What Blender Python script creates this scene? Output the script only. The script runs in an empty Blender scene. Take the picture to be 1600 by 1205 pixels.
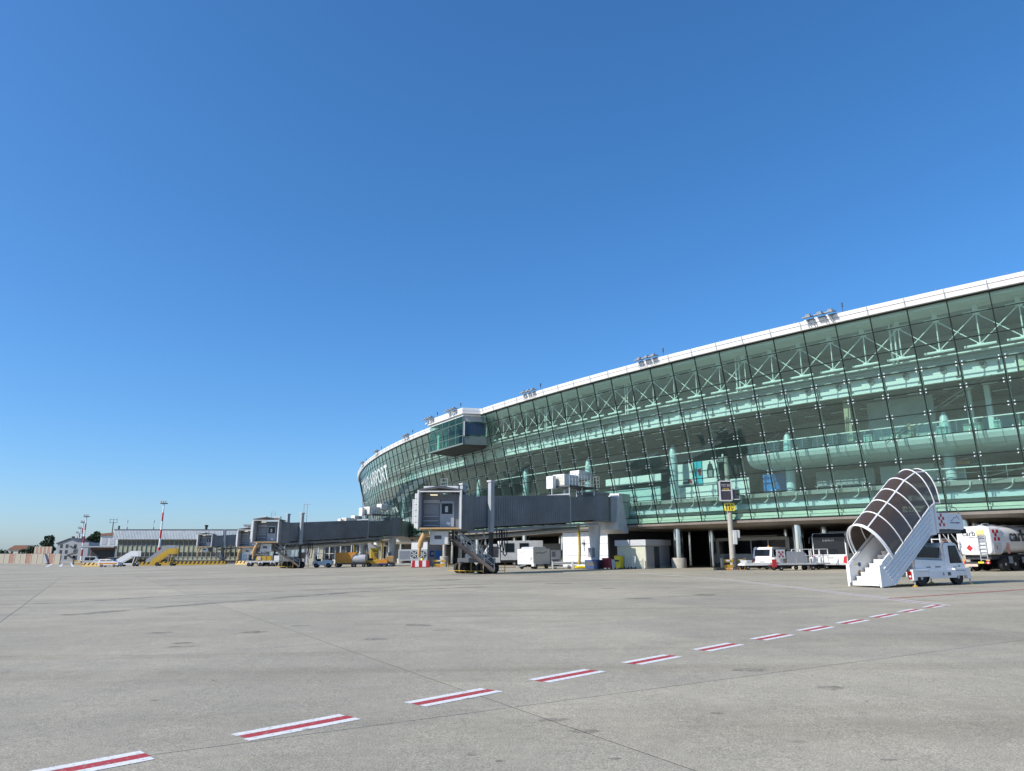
import bpy, math, random
from mathutils import Vector, Matrix
random.seed(7)
R = math.radians
SC = bpy.context.scene
COL = SC.collection
# ------------------------------------------------------------------ camera
FOC, EYE = 1130.0, 1.7
PIT = math.atan((868 - 602.5) / FOC)
cd = bpy.data.cameras.new('camera'); cam = bpy.data.objects.new('camera', cd); COL.objects.link(cam)
cd.sensor_fit = 'HORIZONTAL'; cd.sensor_width = 36; cd.lens = 36 * FOC / 1600
cd.clip_start = .1; cd.clip_end = 9000
cam.location = (0, 0, EYE); cam.rotation_euler = (R(90) + PIT, 0, 0)
SC.camera = cam
# ------------------------------------------------------------------ sky and sun
SUN_EL = R(35.5); SUN_AZ = Vector((-.905, -.425))          # horizontal direction towards the sun
w = bpy.data.worlds.new('World'); SC.world = w; w.use_nodes = True
nt = w.node_tree; bg = nt.nodes['Background']
sky = nt.nodes.new('ShaderNodeTexSky'); sky.sky_type = 'NISHITA'; sky.sun_disc = False
sky.sun_elevation = SUN_EL; sky.sun_rotation = math.atan2(SUN_AZ.x, SUN_AZ.y)
sky.altitude = 300; sky.air_density = 1.0; sky.dust_density = 1.05; sky.ozone_density = 10.0
hs = nt.nodes.new('ShaderNodeHueSaturation'); hs.inputs['Saturation'].default_value = 1.15
gm = nt.nodes.new('ShaderNodeGamma'); gm.inputs[1].default_value = .85; nt.links.new(sky.outputs[0], gm.inputs[0])
nt.links.new(gm.outputs[0], hs.inputs['Color']); nt.links.new(hs.outputs[0], bg.inputs[0]); bg.inputs[1].default_value = .128
sl = bpy.data.lights.new('sun', 'SUN'); sl.energy = 2.9; sl.angle = R(.53); sl.color = (1, .94, .84)
so = bpy.data.objects.new('sun', sl); COL.objects.link(so)
sd = Vector((SUN_AZ.x, SUN_AZ.y, 0)).normalized() * math.cos(SUN_EL); sd.z = math.sin(SUN_EL)
so.rotation_euler = (-sd).to_track_quat('-Z', 'Y').to_euler()
vs = SC.view_settings; vs.view_transform = 'Standard'; vs.look = 'None'; vs.exposure = 0.86; vs.gamma = 1; vs.use_curve_mapping = False
SC.cycles.max_bounces = 8; SC.cycles.transparent_max_bounces = 24; SC.cycles.diffuse_bounces = 4; SC.cycles.glossy_bounces = 4
SC.cycles.caustics_reflective = False; SC.cycles.caustics_refractive = False; SC.cycles.sample_clamp_indirect = 6
# ------------------------------------------------------------------ measuring helpers
_c, _s = math.cos(PIT), math.sin(PIT)
def ray(x, y):
    a, b = (x - 800) / FOC, (602.5 - y) / FOC
    return Vector((a, _c - _s * b, _s + _c * b))
FX = [(-900, .6), (-180, -.75), (-140, -.95), (-115, -1.15), (-100, -1.15), (-75, -.945), (75, .945), (150, 1.2), (900, 1.2)]
def gz(x, y):                                          # the apron falls gently away from the terminal
    y = max(min(y, 260), -60)
    for (a, za), (b, zb) in zip(FX, FX[1:]):
        if x <= b: return za + (zb - za) * (max(x, a) - a) / (b - a) + .0023 * y
    return 1.2 + .0023 * y
def G(x, y):                                           # point of the ground seen at a place in the photo
    d = ray(x, y); f = lambda t: EYE + d.z * t - gz(d.x * t, d.y * t)
    t = p = 1
    while f(t) > 0 and t < 2500: p = t; t *= 1.03
    for _ in range(40):
        m = (p + t) / 2
        if f(m) > 0: p = m
        else: t = m
    return Vector((d.x * p, d.y * p, EYE + d.z * p))
def AY(x, y, Y):                                       # point at a chosen distance
    d = ray(x, y); return Vector((0, 0, EYE)) + d * (Y / d.y)
# ------------------------------------------------------------------ materials
MATS = {}
def mat(name, col, rough=.5, metal=0, var=.12, scale=3, bump=0, bscale=40, emit=0, spec=.5):
    if name in MATS: return MATS[name]
    m = bpy.data.materials.new(name); m.use_nodes = True; t = m.node_tree; b = t.nodes['Principled BSDF']
    b.inputs['Roughness'].default_value = rough; b.inputs['Metallic'].default_value = metal
    b.inputs['Specular IOR Level'].default_value = spec
    tc = t.nodes.new('ShaderNodeTexCoord')
    n = t.nodes.new('ShaderNodeTexNoise'); n.inputs['Scale'].default_value = scale; n.inputs['Detail'].default_value = 6; n.inputs['Roughness'].default_value = .65
    t.links.new(tc.outputs['Object'], n.inputs['Vector'])
    r = t.nodes.new('ShaderNodeValToRGB'); r.color_ramp.elements[0].position = .3; r.color_ramp.elements[1].position = .7
    c = Vector(col)
    r.color_ramp.elements[0].color = (*(c * (1 - var)), 1); r.color_ramp.elements[1].color = (*[min(1, v) for v in c * (1 + var * .6)], 1)
    t.links.new(n.outputs[0], r.inputs[0]); t.links.new(r.outputs[0], b.inputs['Base Color'])
    mr = t.nodes.new('ShaderNodeMapRange'); mr.inputs[3].default_value = max(.02, rough - .1); mr.inputs[4].default_value = min(1, rough + .12)
    t.links.new(n.outputs[0], mr.inputs[0]); t.links.new(mr.outputs[0], b.inputs['Roughness'])
    if bump:
        n2 = t.nodes.new('ShaderNodeTexNoise'); n2.inputs['Scale'].default_value = bscale; n2.inputs['Detail'].default_value = 4
        t.links.new(tc.outputs['Object'], n2.inputs['Vector'])
        bm = t.nodes.new('ShaderNodeBump'); bm.inputs['Strength'].default_value = bump; bm.inputs['Distance'].default_value = .01
        t.links.new(n2.outputs[0], bm.inputs['Height']); t.links.new(bm.outputs[0], b.inputs['Normal'])
    if emit:
        b.inputs['Emission Color'].default_value = (*col, 1); b.inputs['Emission Strength'].default_value = emit
    MATS[name] = m; return m
def glass(name, tint, refl=1.0, rough=0.0, dust=0, dcol=(.6, .78, .72)):
    if name in MATS: return MATS[name]
    m = bpy.data.materials.new(name); m.use_nodes = True; t = m.node_tree
    for n in list(t.nodes):
        if n.type != 'OUTPUT_MATERIAL': t.nodes.remove(n)
    o = t.nodes['Material Output']; tr = t.nodes.new('ShaderNodeBsdfTransparent'); tr.inputs[0].default_value = (*tint, 1)
    gl = t.nodes.new('ShaderNodeBsdfGlossy'); gl.inputs['Roughness'].default_value = rough; gl.inputs[0].default_value = (.93, 1, .97, 1)
    ge = t.nodes.new('ShaderNodeNewGeometry'); dp = t.nodes.new('ShaderNodeVectorMath'); dp.operation = 'DOT_PRODUCT'
    t.links.new(ge.outputs['Normal'], dp.inputs[0]); t.links.new(ge.outputs['Incoming'], dp.inputs[1])
    def mth(op, a, b=None):
        n = t.nodes.new('ShaderNodeMath'); n.operation = op; n.use_clamp = op == 'MULTIPLY_ADD'
        for k, q in enumerate((a, b)):
            if q is None: continue
            if isinstance(q, (int, float)): n.inputs[k].default_value = q
            else: t.links.new(q, n.inputs[k])
        return n
    sc = mth('POWER', mth('SUBTRACT', 1.0, mth('ABSOLUTE', dp.outputs['Value']).outputs[0]).outputs[0], 5.0)     # Schlick reflection, same from both sides
    mu = mth('MULTIPLY_ADD', sc.outputs[0], .95 * refl); mu.inputs[2].default_value = .045 * refl
    mx = t.nodes.new('ShaderNodeMixShader')
    t.links.new(mu.outputs[0], mx.inputs[0]); t.links.new(tr.outputs[0], mx.inputs[1]); t.links.new(gl.outputs[0], mx.inputs[2]); t.links.new(mx.outputs[0], o.inputs[0])
    if dust:                                            # a film of dust that scatters a little sunlight
        df = t.nodes.new('ShaderNodeBsdfDiffuse'); df.inputs[0].default_value = (*dcol, 1); m2 = t.nodes.new('ShaderNodeMixShader')
        tc = t.nodes.new('ShaderNodeTexCoord'); nz = t.nodes.new('ShaderNodeTexNoise'); nz.inputs['Scale'].default_value = .5; nz.inputs['Detail'].default_value = 5; t.links.new(tc.outputs['Object'], nz.inputs['Vector'])
        oi = t.nodes.new('ShaderNodeObjectInfo'); mr = mth('MULTIPLY_ADD', oi.outputs['Random'], dust * .5); mr.inputs[2].default_value = dust * .35
        mm = mth('MULTIPLY_ADD', nz.outputs[0], dust * .8); t.links.new(mr.outputs[0], mm.inputs[2])
        t.links.new(mm.outputs[0], m2.inputs[0]); t.links.new(mx.outputs[0], m2.inputs[1]); t.links.new(df.outputs[0], m2.inputs[2]); t.links.new(m2.outputs[0], o.inputs[0])
    MATS[name] = m; return m
WHITE = mat('white_paint', (.78, .78, .77), .35, var=.07, scale=1.3)
WHITE2 = mat('weathered_white', (.66, .66, .64), .5, var=.16, scale=1.1)
CLAD = mat('white_cladding', (.70, .71, .72), .45, var=.08, scale=.8)
BGREY = mat('bridge_grey', (.19, .205, .225), .5, var=.26, scale=.5)
BGREY2 = mat('bridge_light_grey', (.36, .38, .405), .45, var=.12, scale=.9)
DGREY = mat('dark_grey_paint', (.09, .095, .105), .5, var=.2)
MGREY = mat('mid_grey_paint', (.30, .31, .33), .5, var=.14)
LGREY = mat('light_grey_paint', (.50, .51, .52), .5, var=.1)
BLACK = mat('black_rubber', (.018, .018, .019), .75, var=.3, scale=8)
SOOT = mat('dark_steel', (.04, .042, .046), .5, var=.3, scale=4)
STEEL = mat('galvanised_steel', (.50, .52, .54), .42, metal=.7, var=.2, scale=5)
CHROME = mat('polished_steel', (.62, .63, .64), .07, metal=1, var=.1, scale=.7)
YELL = mat('safety_yellow', (.52, .32, .03), .45, var=.14, scale=2)
YELB = mat('bright_yellow', (.85, .66, .03), .45, var=.08)
ORNG = mat('orange_paint', (.68, .27, .03), .5, var=.2, scale=2)
RED = mat('red_paint', (.50, .025, .03), .45, var=.14)
DRED = mat('dark_red', (.26, .02, .04), .5, var=.2)
BLUE = mat('blue_panel', (.03, .22, .62), .4, var=.1)
CYAN = mat('cyan_panel', (.05, .50, .62), .5, var=.06)
NAVY = mat('navy_paint', (.03, .07, .22), .5, var=.12)
BEIGE = mat('beige_render', (.56, .53, .42), .8, var=.1, scale=2, bump=.2)
CONC = mat('concrete', (.42, .39, .34), .9, var=.16, scale=2, bump=.4, bscale=25)
TAN = mat('tan_duct', (.48, .30, .13), .7, var=.2, scale=5)
WOOD = mat('dark_wood_ceiling', (.10, .088, .07), .6, var=.35, scale=.35)
BROWN = mat('brown_panel', (.30, .17, .08), .6, var=.2)
INT_L = mat('interior_white', (.80, .82, .81), .6, var=.05)
INT_M = mat('interior_grey', (.40, .42, .42), .7, var=.15, scale=.6)
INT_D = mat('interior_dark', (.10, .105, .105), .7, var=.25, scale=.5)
FLOORI = mat('interior_floor', (.30, .30, .29), .35, var=.12, scale=.6)
COLB = mat('interior_column_blue', (.58, .70, .74), .35, var=.05)
TEXTD = mat('lettering_dark', (.05, .05, .055), .5, var=.05)
TEXTY = mat('lettering_yellow', (.72, .55, .12), .5, var=.05)
AMBER = mat('amber_lamp', (.8, .35, .02), .3, var=.05)
REDL = mat('red_lamp', (.55, .02, .02), .25, var=.1)
GREENY = mat('olive_panel', (.36, .37, .26), .7, var=.15, scale=.8)
RUST = mat('brick_red', (.30, .17, .13), .85, var=.2, scale=1.5)
ROOFT = mat('terracotta', (.30, .15, .10), .85, var=.25, scale=3)
GLASS = glass('facade_glass', (.825, .938, .907), 1.2, dust=.019, dcol=(.48, .70, .64))
CTLG = glass('control_glass', (.62, .80, .72), .45)
BALG = glass('railing_glass', (.86, .96, .93), 1.0)
CANG = glass('smoked_acrylic', (.34, .27, .23), .7)
_t = CANG.node_tree; _p = _t.nodes.new('ShaderNodeBsdfPrincipled'); _p.inputs['Base Color'].default_value = (.11, .078, .062, 1); _p.inputs['Roughness'].default_value = .3
_m = _t.nodes.new('ShaderNodeMixShader'); _m.inputs[0].default_value = .55; _o = _t.nodes['Material Output']; _old = _o.inputs[0].links[0].from_socket
_t.links.new(_old, _m.inputs[1]); _t.links.new(_p.outputs[0], _m.inputs[2]); _t.links.new(_m.outputs[0], _o.inputs[0])
VEHG = mat('vehicle_glass', (.010, .014, .02), .08, var=.1, spec=.3)
WING = mat('window_glass', (.02, .026, .032), .08, var=.3, scale=.5, spec=.7)
SIGNB = mat('display_face', (.05, .04, .05), .35, var=.2)
# ------------------------------------------------------------------ mesh builder
class MB:
    def __init__(s, M=None): s.v = []; s.f = []; s.m = []; s.M = M or Matrix.Identity(4); s.k = 0
    def add(s, vs, fs):
        o = len(s.v); s.v += [tuple(s.M @ Vector(p)) for p in vs]
        s.f += [tuple(o + i for i in f) for f in fs]; s.m += [s.k] * len(fs); return s
    def hexa(s, p): return s.add(p, [(0, 3, 2, 1), (4, 5, 6, 7), (0, 1, 5, 4), (1, 2, 6, 5), (2, 3, 7, 6), (3, 0, 4, 7)])
    def box(s, x0, x1, y0, y1, z0, z1): return s.hexa([(x0, y0, z0), (x1, y0, z0), (x1, y1, z0), (x0, y1, z0), (x0, y0, z1), (x1, y0, z1), (x1, y1, z1), (x0, y1, z1)])
    def cb(s, c, d): return s.box(c[0] - d[0] / 2, c[0] + d[0] / 2, c[1] - d[1] / 2, c[1] + d[1] / 2, c[2] - d[2] / 2, c[2] + d[2] / 2)
    def bar(s, a, b, w, h=None, up=(0, 0, 1)):
        a, b = Vector(a), Vector(b); h = h or w; d = (b - a).normalized(); up = Vector(up)
        if abs(d.dot(up)) > .98: up = Vector((1, 0, 0))
        x = d.cross(up).normalized() * w / 2; y = x.cross(d).normalized() * h / 2
        return s.hexa([a - x - y, a + x - y, a + x + y, a - x + y, b - x - y, b + x - y, b + x + y, b - x + y])
    def tube(s, a, b, r, n=8, r1=None, cap=True):
        a, b = Vector(a), Vector(b); r1 = r if r1 is None else r1; d = (b - a).normalized(); up = Vector((0, 0, 1)) if abs(d.z) < .9 else Vector((1, 0, 0))
        x = d.cross(up).normalized(); y = x.cross(d); vs = []
        for c, q in ((a, r), (b, r1)):
            vs += [c + (x * math.cos(2 * math.pi * i / n) + y * math.sin(2 * math.pi * i / n)) * q for i in range(n)]
        fs = [(i, (i + 1) % n, n + (i + 1) % n, n + i) for i in range(n)]
        if cap: fs += [tuple(range(n - 1, -1, -1)), tuple(range(n, 2 * n))]
        return s.add(vs, fs)
    def path(s, pts, r, n=6):
        pts = [Vector(p) for p in pts]; vs = []; x = None
        for i, p in enumerate(pts):
            d = (pts[min(i + 1, len(pts) - 1)] - pts[max(i - 1, 0)]).normalized()
            if x is None:
                x = d.cross(Vector((0, 0, 1)));
                if x.length < .05: x = d.cross(Vector((1, 0, 0)))
            x = (x - d * x.dot(d)).normalized(); y = d.cross(x)
            vs += [p + (x * math.cos(2 * math.pi * k / n) + y * math.sin(2 * math.pi * k / n)) * r for k in range(n)]
        fs = [(i * n + k, i * n + (k + 1) % n, (i + 1) * n + (k + 1) % n, (i + 1) * n + k) for i in range(len(pts) - 1) for k in range(n)]
        fs += [tuple(range(n - 1, -1, -1)), tuple(range(len(vs) - n, len(vs)))]
        return s.add(vs, fs)
    def lathe(s, prof, c=(0, 0, 0), axis='z', n=20):
        vs = []; c = Vector(c)
        for r, h in prof:
            for i in range(n):
                a = 2 * math.pi * i / n; u, v = r * math.cos(a), r * math.sin(a)
                vs.append(c + Vector({'z': (u, v, h), 'y': (u, h, -v), 'x': (h, u, v)}[axis]))
        k = len(prof)
        fs = [(j * n + i, j * n + (i + 1) % n, (j + 1) * n + (i + 1) % n, (j + 1) * n + i) for j in range(k - 1) for i in range(n)]
        fs += [tuple(range(n - 1, -1, -1)), tuple(range((k - 1) * n, k * n))]
        return s.add(vs, fs)
    def prism(s, poly, y0, y1, plane='xz'):
        n = len(poly); f = {'xz': lambda p, h: (p[0], h, p[1]), 'yz': lambda p, h: (h, p[0], p[1]), 'xy': lambda p, h: (p[0], p[1], h)}[plane]
        vs = [f(p, y0) for p in poly] + [f(p, y1) for p in poly]
        return s.add(vs, [tuple(range(n)), tuple(range(2 * n - 1, n - 1, -1))] + [(i, n + i, n + (i + 1) % n, (i + 1) % n) for i in range(n)])
    def build(s, name, mats, parent=None, smooth=False, bevel=0, kind=None):
        me = bpy.data.meshes.new(name); me.from_pydata(s.v, [], s.f)
        for m in (mats if isinstance(mats, (list, tuple)) else [mats]): me.materials.append(m)
        me.polygons.foreach_set('material_index', s.m)
        import bmesh
        bm = bmesh.new(); bm.from_mesh(me); bmesh.ops.recalc_face_normals(bm, faces=bm.faces)
        if bevel: bmesh.ops.bevel(bm, geom=[e for e in bm.edges if len(e.link_faces) == 2 and e.calc_face_angle(0) > .6], offset=bevel, segments=2, profile=.6, affect='EDGES', clamp_overlap=True)
        bm.to_mesh(me); bm.free()
        if smooth: me.shade_smooth() if smooth is True and False else [setattr(p, 'use_smooth', True) for p in me.polygons]
        if smooth or bevel:
            for e in me.edges: pass
        o = bpy.data.objects.new(name, me); COL.objects.link(o)
        if smooth:
            try: me.set_sharp_from_angle(angle=R(38))
            except Exception: pass
        if parent: o.parent = parent
        if kind: o['kind'] = kind
        return o
def inst(src, parent, rz=0, loc=None, name=None):      # another piece that shares the mesh
    o = bpy.data.objects.new(name or src.name.split('.')[0], src.data); COL.objects.link(o); o.parent = parent
    o.rotation_euler = src.rotation_euler.copy(); o.location = src.location.copy()
    o.rotation_euler.z += rz
    if loc is not None: o.location = loc
    return o
def tag(o, label, cat, group=None):
    o['label'] = label; o['category'] = cat
    if group: o['group'] = group
    return o
def thing(name, label, cat, loc=(0, 0, 0), rz=0, group=None, tilt=True):
    o = bpy.data.objects.new(name, None); COL.objects.link(o); o.empty_display_size = .3
    loc = Vector(loc); o.location = loc
    if tilt:
        e = .5; nx = (gz(loc.x + e, loc.y) - gz(loc.x - e, loc.y)) / (2 * e); ny = (gz(loc.x, loc.y + e) - gz(loc.x, loc.y - e)) / (2 * e)
        q = Vector((0, 0, 1)).rotation_difference(Vector((-nx, -ny, 1)).normalized())
        o.rotation_euler = (q.to_matrix() @ Matrix.Rotation(rz, 3, 'Z')).to_euler()
    else: o.rotation_euler = (0, 0, rz)
    return tag(o, label, cat, group)
def struct(o): o['kind'] = 'structure'; return o
def copy_tree(o, parent=None):
    c = o.copy(); COL.objects.link(c); c.parent = parent
    for ch in list(o.children): copy_tree(ch, c)
    return c
def text(body, size, m, parent, M, name='lettering', ext=.004, sx=1, align='CENTER', sp=1, bold=0):
    cu = bpy.data.curves.new('t', 'FONT'); cu.body = body; cu.size = size; cu.extrude = ext; cu.align_x = align; cu.align_y = 'CENTER'; cu.resolution_u = 3; cu.space_character = sp; cu.offset = bold
    t = bpy.data.objects.new('t', cu); COL.objects.link(t)
    dg = bpy.context.evaluated_depsgraph_get(); me = bpy.data.meshes.new_from_object(t.evaluated_get(dg))
    bpy.data.objects.remove(t); bpy.data.curves.remove(cu)
    me.transform(M @ Matrix.Scale(sx, 4, (1, 0, 0))); me.materials.clear(); me.materials.append(m); me.name = name
    o = bpy.data.objects.new(name, me); COL.objects.link(o); o.parent = parent; return o
def face_M(o, xdir, zdir=(0, 0, 1)):                    # text frame: writing runs along xdir, up is zdir
    x = Vector(xdir).normalized(); y = Vector(zdir).normalized(); z = x.cross(y).normalized(); y = z.cross(x)
    M = Matrix((x, y, z)).transposed().to_4x4(); M.translation = Vector(o); return M
def wheel(root, x, y, r, wd, rim=WHITE2, z=None, n=20):
    z = r if z is None else z
    t = MB().lathe([(r * .6, -wd / 2), (r * .94, -wd / 2), (r, -wd * .36), (r, wd * .36), (r * .94, wd / 2), (r * .6, wd / 2)], (x, y, z), 'y', n).build('wheel', BLACK, root, True)
    MB().lathe([(r * .2, -wd * .53), (r * .28, -wd * .42), (r * .52, -wd * .4), (r * .62, -wd * .48), (r * .62, wd * .48), (r * .52, wd * .4), (r * .28, wd * .42), (r * .2, wd * .53)], (x, y, z), 'y', n).build('rim', rim, t, True)
    return t
# ------------------------------------------------------------------ apron
def apron_mat():
    m = bpy.data.materials.new('apron_concrete'); m.use_nodes = True; t = m.node_tree; b = t.nodes['Principled BSDF']; L = t.links
    tc = t.nodes.new('ShaderNodeTexCoord')
    def noise(sc, det=4, rough=.6, vec=None):
        n = t.nodes.new('ShaderNodeTexNoise'); n.inputs['Scale'].default_value = sc; n.inputs['Detail'].default_value = det; n.inputs['Roughness'].default_value = rough
        L.new(vec or tc.outputs['Object'], n.inputs['Vector']); return n.outputs[0]
    def ramp(f, p0, c0, p1, c1):
        r = t.nodes.new('ShaderNodeValToRGB'); e = r.color_ramp.elements; e[0].position = p0; e[1].position = p1; e[0].color = (*c0, 1); e[1].color = (*c1, 1); L.new(f, r.inputs[0]); return r.outputs[0]
    def mix(fac, a, c, mode='MULTIPLY'):
        x = t.nodes.new('ShaderNodeMix'); x.data_type = 'RGBA'; x.blend_type = mode
        if isinstance(fac, float): x.inputs[0].default_value = fac
        else: L.new(fac, x.inputs[0])
        L.new(a, x.inputs[6]); L.new(c, x.inputs[7]); return x.outputs[2]
    base = ramp(noise(.09, 6, .62), .36, (.37, .339, .268), .64, (.485, .44, .346))
    base = mix(.75, base, ramp(noise(.9, 6, .7), .3, (.82, .82, .83), .68, (1.06, 1.05, 1.03)))
    base = mix(.9, base, ramp(noise(60, 2, .8), .34, (.50, .50, .51), .66, (1.36, 1.35, 1.32)))
    base = mix(.8, base, ramp(noise(9, 4, .75), .34, (.86, .86, .87), .62, (1.06, 1.06, 1.05)))
    mp = t.nodes.new('ShaderNodeMapping'); mp.inputs['Rotation'].default_value = (0, 0, R(-30)); mp.inputs['Scale'].default_value = (.03, .55, 1)
    L.new(tc.outputs['Object'], mp.inputs[0])
    base = mix(.8, base, ramp(noise(1.0, 5, .6, mp.outputs[0]), .30, (.78, .765, .73), .48, (1, 1, 1)))
    v = t.nodes.new('ShaderNodeTexVoronoi'); v.inputs['Scale'].default_value = 1.9; L.new(tc.outputs['Object'], v.inputs['Vector'])
    pit = ramp(v.outputs['Distance'], .030, (.20, .20, .2), .042, (1, 1, 1))
    pm = ramp(noise(.35, 3), .48, (0, 0, 0), .56, (1, 1, 1)); rg = t.nodes.new('ShaderNodeRGBToBW'); L.new(pm, rg.inputs[0])
    base = mix(rg.outputs[0], base, pit)
    v2 = t.nodes.new('ShaderNodeTexVoronoi'); v2.inputs['Scale'].default_value = .16; L.new(tc.outputs['Object'], v2.inputs['Vector'])
    nn = noise(3.0, 4); ad = t.nodes.new('ShaderNodeMath'); ad.operation = 'MULTIPLY_ADD'; ad.inputs[1].default_value = .09; L.new(nn, ad.inputs[0]); L.new(v2.outputs['Distance'], ad.inputs[2])
    base = mix(.8, base, ramp(ad.outputs[0], .085, (.50, .49, .47), .125, (1, 1, 1)))
    oi = t.nodes.new('ShaderNodeObjectInfo'); base = mix(.75, base, ramp(oi.outputs['Random'], 0, (.90, .905, .92), 1, (1.07, 1.06, 1.03)))
    L.new(base, b.inputs['Base Color']); b.inputs['Roughness'].default_value = .85; b.inputs['Specular IOR Level'].default_value = .25
    bp = t.nodes.new('ShaderNodeBump'); bp.inputs['Strength'].default_value = .45; bp.inputs['Distance'].default_value = .008; L.new(noise(70, 4, .7), bp.inputs['Height']); L.new(bp.outputs[0], b.inputs['Normal'])
    return m
APR = apron_mat()
def paint(name, col, wear=.45):
    m = bpy.data.materials.new(name); m.use_nodes = True; t = m.node_tree; b = t.nodes['Principled BSDF']; L = t.links
    tc = t.nodes.new('ShaderNodeTexCoord'); n = t.nodes.new('ShaderNodeTexNoise'); n.inputs['Scale'].default_value = 22; n.inputs['Detail'].default_value = 8; n.inputs['Roughness'].default_value = .75
    L.new(tc.outputs['Object'], n.inputs['Vector']); r = t.nodes.new('ShaderNodeValToRGB'); e = r.color_ramp.elements
    e[0].position = .36; e[0].color = (.36, .34, .31, 1); e[1].position = wear; e[1].color = (*col, 1); L.new(n.outputs[0], r.inputs[0]); L.new(r.outputs[0], b.inputs['Base Color']); b.inputs['Roughness'].default_value = .7
    return m
PW, PR, PY = paint('marking_white', (.76, .75, .73), .48), paint('marking_red', (.43, .04, .04), .45), paint('marking_faded_red', (.42, .20, .18), .55)
xs = [-900, -500, -180, -140, -115, -100, -75, -40, 0, 40, 75, 150, 900]; ys = [-60, 0, 60, 130, 200, 260, 600, 3000]
mb = MB(); vs_ = [(x * (1 if y < 300 else 3.3), y, gz(x, y) - .012) for y in ys for x in xs]; nx = len(xs)
mb.add(vs_, [(j * nx + i, j * nx + i + 1, (j + 1) * nx + i + 1, (j + 1) * nx + i) for j in range(len(ys) - 1) for i in range(nx - 1)])
apron = struct(mb.build('apron', APR))
U, V = Vector((.868, .497)), Vector((-.497, .868))
us = [4.4 + 6.3 * k for k in range(-9, 9)]; vv = [7.66 + 7.5 * k for k in range(-2, 11)]
def gap(u): return .011 if abs(u - 4.4) < .1 or abs(u + 1.9) < .1 else .006
def gapv(v): return .007 if abs(v - 7.66) < .1 else .004
for a, b in zip(us, us[1:]):
    for c, d in zip(vv, vv[1:]):
        q = []
        for u, v in ((a + gap(a), c + gapv(c)), (b - gap(b), c + gapv(c)), (b - gap(b), d - gapv(d)), (a + gap(a), d - gapv(d))):
            p = U * u + V * v; q.append((p.x, p.y, gz(p.x, p.y)))
        if min(p[1] for p in q) > 95 or max(p[1] for p in q) < -2 or max(abs(p[0]) for p in q) > 74: continue
        MB().hexa([(x, y, z - .03) for x, y, z in q] + q).build('slab', APR, apron)
mb = MB()                                               # dark sealant at the bottom of the open joints
for u in us:
    p, q = U * u + V * vv[0], U * u + V * vv[-1]
    w_ = .05; mb.add([(p.x - U.x * w_, p.y - U.y * w_, gz(*p) - .003), (p.x + U.x * w_, p.y + U.y * w_, gz(*p) - .003), (q.x + U.x * w_, q.y + U.y * w_, gz(*q) - .003), (q.x - U.x * w_, q.y - U.y * w_, gz(*q) - .003)], [(0, 1, 2, 3)])
mb.build('joint_sealant', SOOT, apron)
def strip(p, q, w, name, m, parent, lift=.004, off=0):
    p, q = Vector(p).to_2d(), Vector(q).to_2d(); d = (q - p).normalized(); n = Vector((-d.y, d.x)); k = max(1, int((q - p).length / 12)); mb = MB()
    pts = []
    for i in range(k + 1):
        c = p + (q - p) * (i / k) + n * off
        for s_ in (-w / 2, w / 2): e = c + n * s_; pts.append((e.x, e.y, gz(e.x, e.y) + lift))
    mb.add(pts, [(2 * i, 2 * i + 2, 2 * i + 3, 2 * i + 1) for i in range(k)]); return mb.build(name, m, parent)
D0 = Vector((.711, .703)); S0 = Vector((-2.75, 7.74)) + Vector((D0.y, -D0.x)) * .195
for k in range(-2, 11):
    p = S0 + Vector((1.485, 1.462)) * k; q = p + D0 * 1.22
    s0 = strip(p, q, .145, 'marking_dash', PR, apron)
    for o_ in (-.138, .138): strip(p + D0 * random.uniform(-.03, .03), q + D0 * random.uniform(-.03, .03), .122, 'white_stripe', PW, s0, off=o_)
for v in vv:
    p, q = U * us[0] + V * v, U * us[-1] + V * v; w_ = .04; mbv = MB()
    mbv.add([(p.x - V.x * w_, p.y - V.y * w_, gz(*p) - .004), (q.x - V.x * w_, q.y - V.y * w_, gz(*q) - .004), (q.x + V.x * w_, q.y + V.y * w_, gz(*q) - .004), (p.x + V.x * w_, p.y + V.y * w_, gz(*p) - .004)], [(0, 1, 2, 3)]); mbv.build('joint_sealant', SOOT, apron)
def soft(name, col, lo, hi, sc, amt):                     # worn stain: colour that breaks up over the concrete
    m = bpy.data.materials.new(name); m.use_nodes = True; t = m.node_tree; L = t.links; b = t.nodes['Principled BSDF']; b.inputs['Base Color'].default_value = (*col, 1); b.inputs['Roughness'].default_value = .7
    tc = t.nodes.new('ShaderNodeTexCoord'); n = t.nodes.new('ShaderNodeTexNoise'); n.inputs['Scale'].default_value = sc; n.inputs['Detail'].default_value = 7; n.inputs['Roughness'].default_value = .7; L.new(tc.outputs['Object'], n.inputs['Vector'])
    r = t.nodes.new('ShaderNodeMapRange'); r.inputs[1].default_value = lo; r.inputs[2].default_value = hi; r.inputs[4].default_value = amt; L.new(n.outputs[0], r.inputs[0]); L.new(r.outputs[0], b.inputs['Alpha']); return m
OIL, TYRE = soft('oil_stain', (.06, .055, .05), .34, .68, 6, .42), soft('tyre_rubber', (.10, .095, .085), .38, .72, 1.3, .55)
def stain(px, py, rx, ry, m, seed):
    rnd = random.Random(seed); c = G(px, py); mb = MB(); n = 18; pts = []
    for k in range(n): a = 6.2832 * k / n; f = rnd.uniform(.65, 1.15); x, y = c.x + rx * f * math.cos(a), c.y + ry * f * math.sin(a); pts.append((x, y, gz(x, y) + .004))
    mb.add(pts, [tuple(range(n))]); mb.build('stain', m, apron)
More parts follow.
